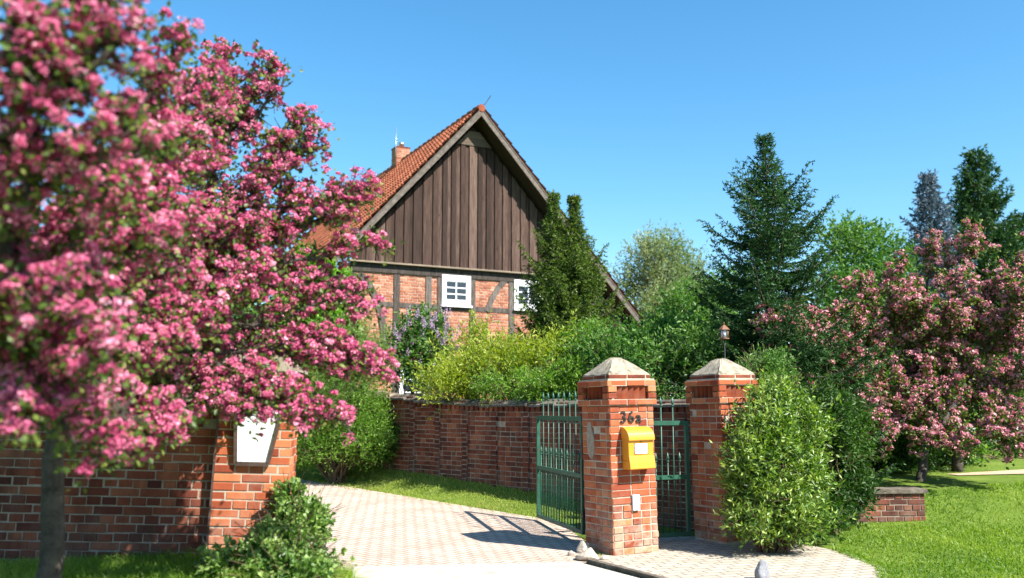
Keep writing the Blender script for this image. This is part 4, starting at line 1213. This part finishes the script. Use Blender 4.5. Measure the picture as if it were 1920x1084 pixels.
# ------------------------------------------------------------------ blossom trees
def blossom_tree(name, label, base, trunk_px, arms, seed, mt='blossom', dens=1., cl=.042, fl=.0105, nf=66, leaf=(.04,.030), r_arm=.03, tw_len=(.16, .52), leafn=1.):
    rg = np.random.default_rng(seed)
    base = np.array([base[0], base[1], H1(*base) - .05])
    t = thing(name, label, 'tree', tuple(base))
    w, lf, bs = MB(), MB(), MB()
    tp = np.array([base] + [P(*p) for p in trunk_px])
    def smooth(pts, n):
        pts = np.array(pts); s = np.concatenate([[0], np.cumsum(np.linalg.norm(np.diff(pts, axis=0), axis=1))])
        q = np.linspace(0, s[-1], n)
        out_ = np.stack([np.interp(q, s, pts[:, k]) for k in range(3)], 1)
        for _ in range(3): out_[1:-1] = (out_[:-2] + 2 * out_[1:-1] + out_[2:]) / 4
        return out_, s[-1]
    tr, _ = smooth(tp, 12); tr[1:-1] += rg.normal(0, .012, (10, 3)); w.tube(tr, np.linspace(.085, .06, 12), 9)
    cps, cdir, cw = [], [], []
    lps, lax = [], []
    for arm in arms:
        wgt = 1.
        if isinstance(arm, tuple): arm, wgt = arm
        pts, L = smooth([P(*p) for p in arm], max(8, 4 * len(arm)))
        pts[1:-1] += rg.normal(0, .018, (len(pts) - 2, 3))
        w.tube(pts, np.linspace(r_arm, .006, len(pts)), 6, cap=False)
        nt_ = int(L * 24 * dens * wgt)
        for k in range(nt_):
            q = (.12 + .88 * rg.random() ** .8)
            i = q * (len(pts) - 1); i0 = min(int(i), len(pts) - 2)
            o_ = pts[i0] + (pts[i0 + 1] - pts[i0]) * (i - i0)
            tang = unit(pts[i0 + 1] - pts[i0])
            d = unit(rg.normal(0, 1, 3) + tang * .7 + np.array([0, 0, .35]))
            ln = rg.uniform(*tw_len) * (1.15 - .66 * q)
            e = o_ + d * ln + np.array([0, 0, rg.normal(0, .03)])
            mid = (o_ + e) / 2 + rg.normal(0, .02, 3)
            w.tube([o_, mid, e], [.007, .005, .003], 3, cap=False)
            nsp = max(2, int(ln / .075))
            for s in range(nsp):
                f = (s + 1) / nsp
                pp = o_ + (e - o_) * f + rg.normal(0, .03, 3) + np.array([0, 0, .02])
                if rg.random() < .93: cps.append(pp); cdir.append(unit(d * .5 + np.array([0, 0, .75]) + rg.normal(0, .3, 3)))
                for _ in range(int(5 * leafn)):
                    lps.append(pp + rg.normal(0, .04, 3) - np.array([0, 0, .02])); lax.append(unit(d + rg.normal(0, .8, 3)))
    cps, cdir = np.array(cps), np.array(cdir)
    kp_ = noise3(cps, seed, 4.) > -.5
    cps, cdir = cps[kp_], cdir[kp_]
    lps, lax = np.array(lps), np.array(lax); kl_ = noise3(lps, seed, 4.) > -.58; lps, lax = lps[kl_], lax[kl_]
    # every corymb: a bumpy dome of small round florets
    n = len(cps)
    size = cl * np.exp(rg.normal(0, .28, n))
    tone = np.clip(rg.normal(.5, .16, n), 0, 1)
    k = nf
    dd = unit(rg.normal(0, 1, (n, k, 3)) + cdir[:, None] * .75)
    # gather florets into knots for the bumpy look
    kn = unit(rg.normal(0, 1, (n, 7, 3)) + cdir[:, None] * .8)
    pick = rg.integers(0, 7, (n, k))
    kd = np.take_along_axis(kn, pick[..., None].repeat(3, -1), 1)
    pos = cps[:, None] + (kd * .72 + dd * .42) * size[:, None, None] * np.array([1, 1, .8])
    ax = unit(dd + rg.normal(0, .5, (n, k, 3)))
    # floret = a small quad facing outwards
    Nn = unit(dd * .9 + rg.normal(0, .5, (n, k, 3))).reshape(-1, 3)
    pos = pos.reshape(-1, 3)
    S = unit(np.cross(Nn, rg.normal(0, 1, Nn.shape))); B_ = np.cross(Nn, S)
    sz = (fl * rg.uniform(.7, 1.3, len(pos)))[:, None]
    V = np.stack([pos - S * sz * .6 - B_ * sz * .6, pos + S * sz * .7 - B_ * sz * .5 + Nn * sz * .4, pos + S * sz * .6 + B_ * sz * .6, pos - S * sz * .5 + B_ * sz * .7 + Nn * sz * .4], 1)
    bs.add(V.reshape(-1, 3), np.arange(len(pos) * 4).reshape(-1, 4), 0, np.clip(tone.repeat(k) + rg.normal(0, .17, len(pos)), 0, 1))
    leaves(lf, np.array(lps), np.array(lax), leaf[0], leaf[1], rg)
    for mb_ in (w, lf, bs):
        for v_ in mb_.v: v_ -= base
    w.build('trunk', M['bark'], t); lf.build('leaves', M['leaf_hawthorn'], t); bs.build('blossom', M[mt], t)
    print(name, n, len(pos), len(lps))
    return t
ARMS = [
 [(120,720,6.20),(220,600,6.33),(290,540,6.41),(350,430,6.47),(412,300,6.47),(450,210,6.47),(510,130,6.47)],
 [(412,300,6.47),(440,220,6.50),(425,150,6.50),(420,110,6.50)],
 [(412,300,6.47),(480,220,6.52),(530,160,6.52)],
 [(290,540,6.41),(420,430,6.52),(500,330,6.52),(550,260,6.52),(600,230,6.52)],
 [(500,330,6.52),(550,300,6.55),(595,284,6.55)],
 [(500,330,6.52),(530,250,6.55),(550,215,6.55)],
 [(290,540,6.41),(440,480,6.61),(560,420,6.64),(640,370,6.64),(690,350,6.64)],
 [(440,480,6.61),(540,380,6.64),(580,360,6.64)],
 [(560,420,6.64),(620,410,6.69),(660,385,6.69)],
 [(220,600,6.33),(400,540,6.58),(560,490,6.69),(660,470,6.75),(718,460,6.75)],
 [(400,540,6.58),(540,530,6.69),(620,520,6.75),(670,560,6.75)],
 [(220,620,6.33),(400,620,6.55),(560,590,6.69),(640,560,6.75),(690,585,6.75)],
 [(160,680,6.30),(350,660,6.47),(520,660,6.64),(640,670,6.75),(722,700,6.80)],
 [(520,660,6.64),(620,690,6.72),(690,680,6.75)],
 [(520,660,6.64),(570,640,6.64),(620,650,6.66)],
 [(160,690,6.30),(330,720,6.41),(480,730,6.52),(580,770,6.61),(650,800,6.64)],
 [(350,660,6.47),(430,690,6.47),(540,740,6.52),(570,790,6.55)],
 [(160,690,6.30),(300,720,6.33),(400,770,6.38),(470,780,6.44)],
 [(350,660,6.47),(300,660,6.30),(330,720,6.20)],
 [(120,720,6.20),(180,760,5.70),(225,800,5.40),(262,835,5.20)],
 [(350,430,6.47),(380,360,6.36),(370,280,6.33),(400,200,6.33)],
 [(290,540,6.41),(330,420,6.30),(320,330,6.20),(350,250,6.20)],
 [(220,600,6.33),(260,480,6.00),(270,380,5.80),(310,280,5.80)],
 [(220,600,6.33),(320,520,6.30),(400,460,6.30),(470,420,6.33)],
 [(220,600,6.33),(330,580,6.20),(430,540,6.20),(500,520,6.33)],
 [(220,600,6.33),(300,610,5.90),(400,600,6.00)],
 # the far side of the crown, over the wall
 ([(220,600,6.5),(270,540,7.3),(310,470,7.7),(340,400,7.8)],2.),
 ([(220,600,6.5),(300,570,7.5),(400,550,7.9),(440,530,7.9)],2.),
 ([(160,680,6.3),(250,650,7.3),(340,640,7.8),(430,630,7.9)],2.),
 ([(160,680,6.3),(180,560,7.2),(220,430,7.6),(240,330,7.7)],2.),
 ([(290,540,6.8),(350,470,7.4),(420,420,7.6),(440,370,7.7)],2.),
 ([(120,720,6.2),(100,600,7.2),(120,480,7.6),(140,360,7.6)],2.),
 ([(160,680,6.3),(200,640,7.4),(260,560,7.8),(300,500,8.0)],2.),
 ([(270,540,7.3),(330,520,7.2),(380,490,7.3),(420,470,7.4)],2.),
 ([(290,540,6.8),(400,560,7.2),(480,540,7.4),(560,500,7.4)],2.),
 ([(220,620,6.5),(380,640,7.3),(460,640,7.6),(510,620,7.7)],2.),
 ([(160,690,6.3),(340,700,7.4),(430,710,7.7),(480,700,7.8)],2.),
 ([(290,540,6.8),(400,470,7.0),(480,440,7.1),(540,430,7.1)],2.),
 ([(160,690,6.3),(280,740,7.2),(360,740,7.5),(420,750,7.6)],2.),
 ([(160,690,6.3),(200,740,7.2),(240,760,7.5),(290,770,7.6)],2.),
 # towards the viewer, at the left
 ([(230,300,5.2),(300,250,5.2),(350,200,5.3),(400,150,5.5)],1.4),
 ([(180,480,5.2),(270,380,5.2),(330,330,5.4),(380,320,5.6)],1.4),
 ([(180,480,5.2),(260,470,5.0),(320,430,5.2),(370,400,5.4)],1.3),
 ([(150,600,5.6),(240,570,5.2),(300,540,5.3),(340,500,5.5)],1.3),
 ([(120,700,5.8),(220,660,5.2),(290,650,5.2),(330,640,5.4)],1.3),
 ([(130,400,4.6),(190,330,4.4),(250,280,4.4),(300,220,4.6)],1.3),
 ([(110,715,6.2),(130,760,4.9),(170,800,4.6),(200,845,4.5)],1.4),
 ([(60,700,4.6),(90,760,4.3),(120,800,4.2)],1.4),
 ([(120,720,6.2),(200,740,5.4),(280,770,5.3),(310,800,5.3)],1.4),
 [(120,720,6.20),(60,560,5.00),(40,380,4.10),(80,200,3.60),(150,80,3.50),(200,-30,3.50)],
 [(120,700,6.20),(180,480,5.20),(210,320,4.70),(280,180,4.50),(340,75,4.50)],
 [(40,380,4.10),(130,330,3.70),(210,260,3.60),(260,200,3.60)],
 [(60,560,5.00),(130,440,4.30),(190,380,4.00),(230,330,4.00)],
 [(100,720,6.20),(20,650,4.60),(-60,560,3.60),(-80,400,3.40)],
 [(60,560,5.00),(10,480,3.90),(0,300,3.50),(30,120,3.40),(60,0,3.40)],
 [(110,715,6.20),(90,640,4.80),(130,590,4.20),(180,520,4.00)],
 [(110,715,6.20),(110,690,4.70),(160,660,4.10),(220,640,4.00)],
 [(110,715,6.20),(60,700,4.60),(40,740,4.10),(30,790,4.00)],
 [(120,720,6.20),(160,720,5.00),(200,740,4.50),(235,790,4.30)],
 [(180,480,5.20),(240,470,4.60),(290,440,4.50)],
 [(80,200,3.60),(40,120,3.40),(20,30,3.30)], [(80,200,3.60),(150,160,3.50),(190,110,3.50),(250,60,3.60)],
 [(20,650,4.60),(60,600,3.90),(110,540,3.70)],
]
blossom_tree('hawthorn_tree', 'pink flowering hawthorn with spreading branches in front of the left wall', (P(95,900,6.10)[0], 6.1),
             [(95,1000,6.10), (100,860,6.15), (120,720,6.20)], ARMS, 61, dens=2.3, cl=.036, tw_len=(.07,.30), leafn=1.1)
ARMS2 = [
 [(1740,800,15),(1700,700,15),(1640,660,14.5),(1560,650,14),(1500,610,13.6),(1440,605,13.4)],
 [(1560,650,14),(1510,650,13.7),(1450,640,13.5)],
 [(1560,650,14),(1530,600,13.8)],
 [(1640,660,14.5),(1590,720,14),(1530,770,13.6),(1490,735,13.4)],
 [(1740,800,15),(1720,650,15),(1740,520,15),(1760,460,15)],
 [(1720,650,15),(1680,580,14.6),(1690,500,14.6)],
 [(1740,800,15),(1790,680,15),(1840,580,15),(1880,520,15)],
 [(1790,680,15),(1860,650,14.6),(1920,600,14.4)],
 [(1740,800,15),(1840,740,14.5),(1930,700,14)],
 [(1790,680,15),(1780,600,14.3),(1800,540,14.2)],
 [(1840,740,14.5),(1880,780,14),(1930,790,14)],
 [(1740,800,15),(1660,760,14.5),(1600,770,14.2),(1560,800,14)],
 [(1700,700,15),(1740,740,14),(1790,760,13.8)],
 [(1840,740,14.5),(1860,800,13.8),(1900,830,13.6)], [(1740,740,14),(1690,790,13.8),(1650,820,13.6)], [(1790,760,13.8),(1760,810,13.6),(1800,840,13.5)], [(1840,580,15),(1900,640,14.4),(1940,660,14.2)], [(1640,660,14.5),(1640,740,14.1),(1600,800,13.9)],
 [(1720,650,15),(1650,580,14.6),(1610,540,14.4)], [(1740,520,15),(1800,490,14.8),(1830,450,14.8)], [(1840,580,15),(1900,520,14.6),(1940,480,14.5)], [(1680,580,14.6),(1620,620,14.2),(1580,590,14)], [(1790,680,15),(1730,600,14.2),(1700,560,14)], [(1860,650,14.6),(1880,580,14.2),(1930,560,14)],
 [(1720,650,15),(1780,620,16),(1850,600,16)], [(1740,800,15),(1800,720,16),(1880,690,16.4)],
]
blossom_tree('hawthorn_tree', 'dusty pink flowering hawthorn on the lawn at the right', (P(1725,900,14.6)[0], 14.6),
             [(1722,930,14.6), (1730,860,14.8), (1740,800,15)], ARMS2, 62, 'blossom_dusty', dens=1.0, cl=.055, fl=.022, nf=26, leaf=(.06,.045), tw_len=(.25,.8), r_arm=.05, leafn=1.8)

# ------------------------------------------------------------------ right hand background
tree('broadleaf_tree', 'slim dark stemmed tree with low green crown right of the pink hawthorn trunk', P(1795,900,16)[:2],
     [(1800,700,16,60,50,.8), (1850,740,16,60,40,.8), (1760,740,16,50,40,.8)], 1100, 8, (.08,.04), 'leaf_deep', 44, rt=.1, twig=.4, up=.4, gap=-.2)
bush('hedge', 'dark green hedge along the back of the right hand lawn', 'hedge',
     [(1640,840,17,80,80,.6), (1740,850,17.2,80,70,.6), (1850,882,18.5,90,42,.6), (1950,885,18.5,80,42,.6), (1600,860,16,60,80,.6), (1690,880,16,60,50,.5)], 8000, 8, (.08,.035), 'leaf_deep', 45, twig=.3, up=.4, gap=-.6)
bush('bush', 'sunlit green bush behind the right hand hawthorn trunk', 'bush',
     [(1690,850,16.5,40,60,.4), (1640,790,17,70,80,.7), (1600,720,17.5,60,80,.7), (1780,830,17.5,60,60,.5)], 3600, 8, (.08,.04), 'leaf_lush', 46, twig=.3, up=.4)
sh = thing('garden_shed', 'low shed with pale grey roof beyond the dark hedge', 'shed', (P(1890,830,24)[0], 24.5, 0), (0,0,R(4)))
b = MB(); b.box((-1.6,-1.2,-.1), (1.8,1.2,1.0 )); b.build('wall', M['barge_dark'], sh)
zr = P(1890, 850, 23)[2]
b = MB(); b.add([(-1.8,-1.4,zr-.05),(2.,-1.4,zr-.05),(2.,1.4,zr+.55),(-1.8,1.4,zr+.55),(-1.8,-1.4,zr+.03),(2.,-1.4,zr+.03),(2.,1.4,zr+.63),(-1.8,1.4,zr+.63)], [(0,3,2,1),(4,5,6,7),(0,1,5,4),(1,2,6,5),(2,3,7,6),(3,0,4,7)]); b.build('roof', M['shed_roof'], sh)
sheet('path', [(7.4,15.3), (9,15.6), (16,16.6)], [(7.3,15.5), (9,16.2), (16,17.6)], M['sand'], .003)
lw = thing('low_wall', 'low worn brick wall in the shade behind the right hand lawn', 'brick wall', (P(1605,985,12.6)[0], 12.6, 0), (0,0,R(6)))
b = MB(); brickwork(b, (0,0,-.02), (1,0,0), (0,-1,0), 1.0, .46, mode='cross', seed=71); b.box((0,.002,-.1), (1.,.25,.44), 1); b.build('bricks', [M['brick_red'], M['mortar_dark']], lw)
b = MB(); b.box((-.03,-.04,.442), (1.03,.29,.50)); b.build('coping', M['coping'], lw)

# ------------------------------------------------------------------ grass
def grass(name, poly, n, hgt, wid, mt, seed, tall=None):
    rg = np.random.default_rng(seed)
    poly = np.array(poly, float)
    lo, hi = poly.min(0), poly.max(0)
    p = rg.uniform(lo, hi, (n * 3, 2))
    ins = np.zeros(len(p), bool)
    j = len(poly) - 1
    for i in range(len(poly)):
        xi, yi = poly[i]; xj, yj = poly[j]
        c = ((yi > p[:, 1]) != (yj > p[:, 1])) & (p[:, 0] < (xj - xi) * (p[:, 1] - yi) / (yj - yi + 1e-12) + xi)
        ins ^= c; j = i
    p = p[ins][:n]; n = len(p)
    z = height(p[:, 0], p[:, 1]) - .015
    C = np.stack([p[:, 0], p[:, 1], z], 1)
    tone = np.clip(.45 + .3 * noise3(C, seed, 1.5) + rg.normal(0, .2, n), 0, 1)
    hh = hgt * rg.uniform(.5, 1.4, n) * (1 + .5 * noise3(C, seed + 3, 1.1).clip(-.8, 1))
    if tall is not None: hh *= tall(p)
    A = unit(np.stack([rg.normal(0, .38, n), rg.normal(0, .38, n), np.ones(n)], 1))
    S = unit(np.cross(A, rg.normal(0, 1, (n, 3)))) * (wid / 2)
    bend = rg.normal(0, .35, (n, 2)) * hh[:, None]
    m1 = C + A * (hh * .55)[:, None]; tip = C + A * hh[:, None]; tip[:, :2] += bend; tip[:, 2] -= np.abs(bend).sum(1) * .3
    V = np.stack([C - S, C + S, m1 + S * .8, m1 - S * .8, tip], 1)
    ix = np.arange(n)[:, None] * 5
    mb = MB()
    mb.add(V.reshape(-1, 3), ix + np.array([0, 1, 2, 3]), 0, tone)
    mb.f.append((ix + np.array([3, 2, 4]), 0, tone, False))
    return tag(mb.build(name, M[mt]), {'a': 'a'}.get('b') or None, None, None, 'stuff')
grass('bank_grass', [(.50,13.05), (1.5,12.9), (.8,14.2), (-2.5,17.5), (-3.6,18.6), (-6,20.5), (-4.35,18.1)], 42000, .05, .007, 'grass_dry', 81)
grass('verge_grass', [(-1.40,5.2), (-1.28,8.1), (-1.7,8.6), (-2.2,8.2), (-6,7.7), (-6,5.2)], 52000, .10, .006, 'grass_blade', 82,
      tall=lambda p: 1 + 1.1 * np.clip(1 - np.abs(p[:, 0] + 1.75) / .5, 0, 1))
grass('lawn_grass', [(3.4,8.2), (3.9,9.4), (3.75,10.5), (4.4,12.9), (9,14.8), (13,15.5), (12,8.2)], 70000, .05, .010, 'grass_blade', 83)
grass('verge_grass', [(-1.95,6.9), (-1.33,6.9), (-1.42,8.25), (-1.75,8.5), (-2.0,8.1)], 9000, .21, .006, 'grass_blade', 84)
grass('edge_weeds', [(.95,9.9), (1.1,10.0), (.95,10.9), (.8,11.0)], 500, .06, .008, 'grass_dry', 85)
grass('edge_weeds', [(.42,12.8), (.5,13.0), (-4.4,18.15), (-4.6,18.0)], 5000, .05, .008, 'grass_dry', 86)
grass('edge_weeds', [(3.22,8.1), (3.45,8.1), (3.86,9.4), (3.80,10.6), (3.62,10.6), (3.66,9.45)], 2600, .09, .010, 'grass_blade', 87)
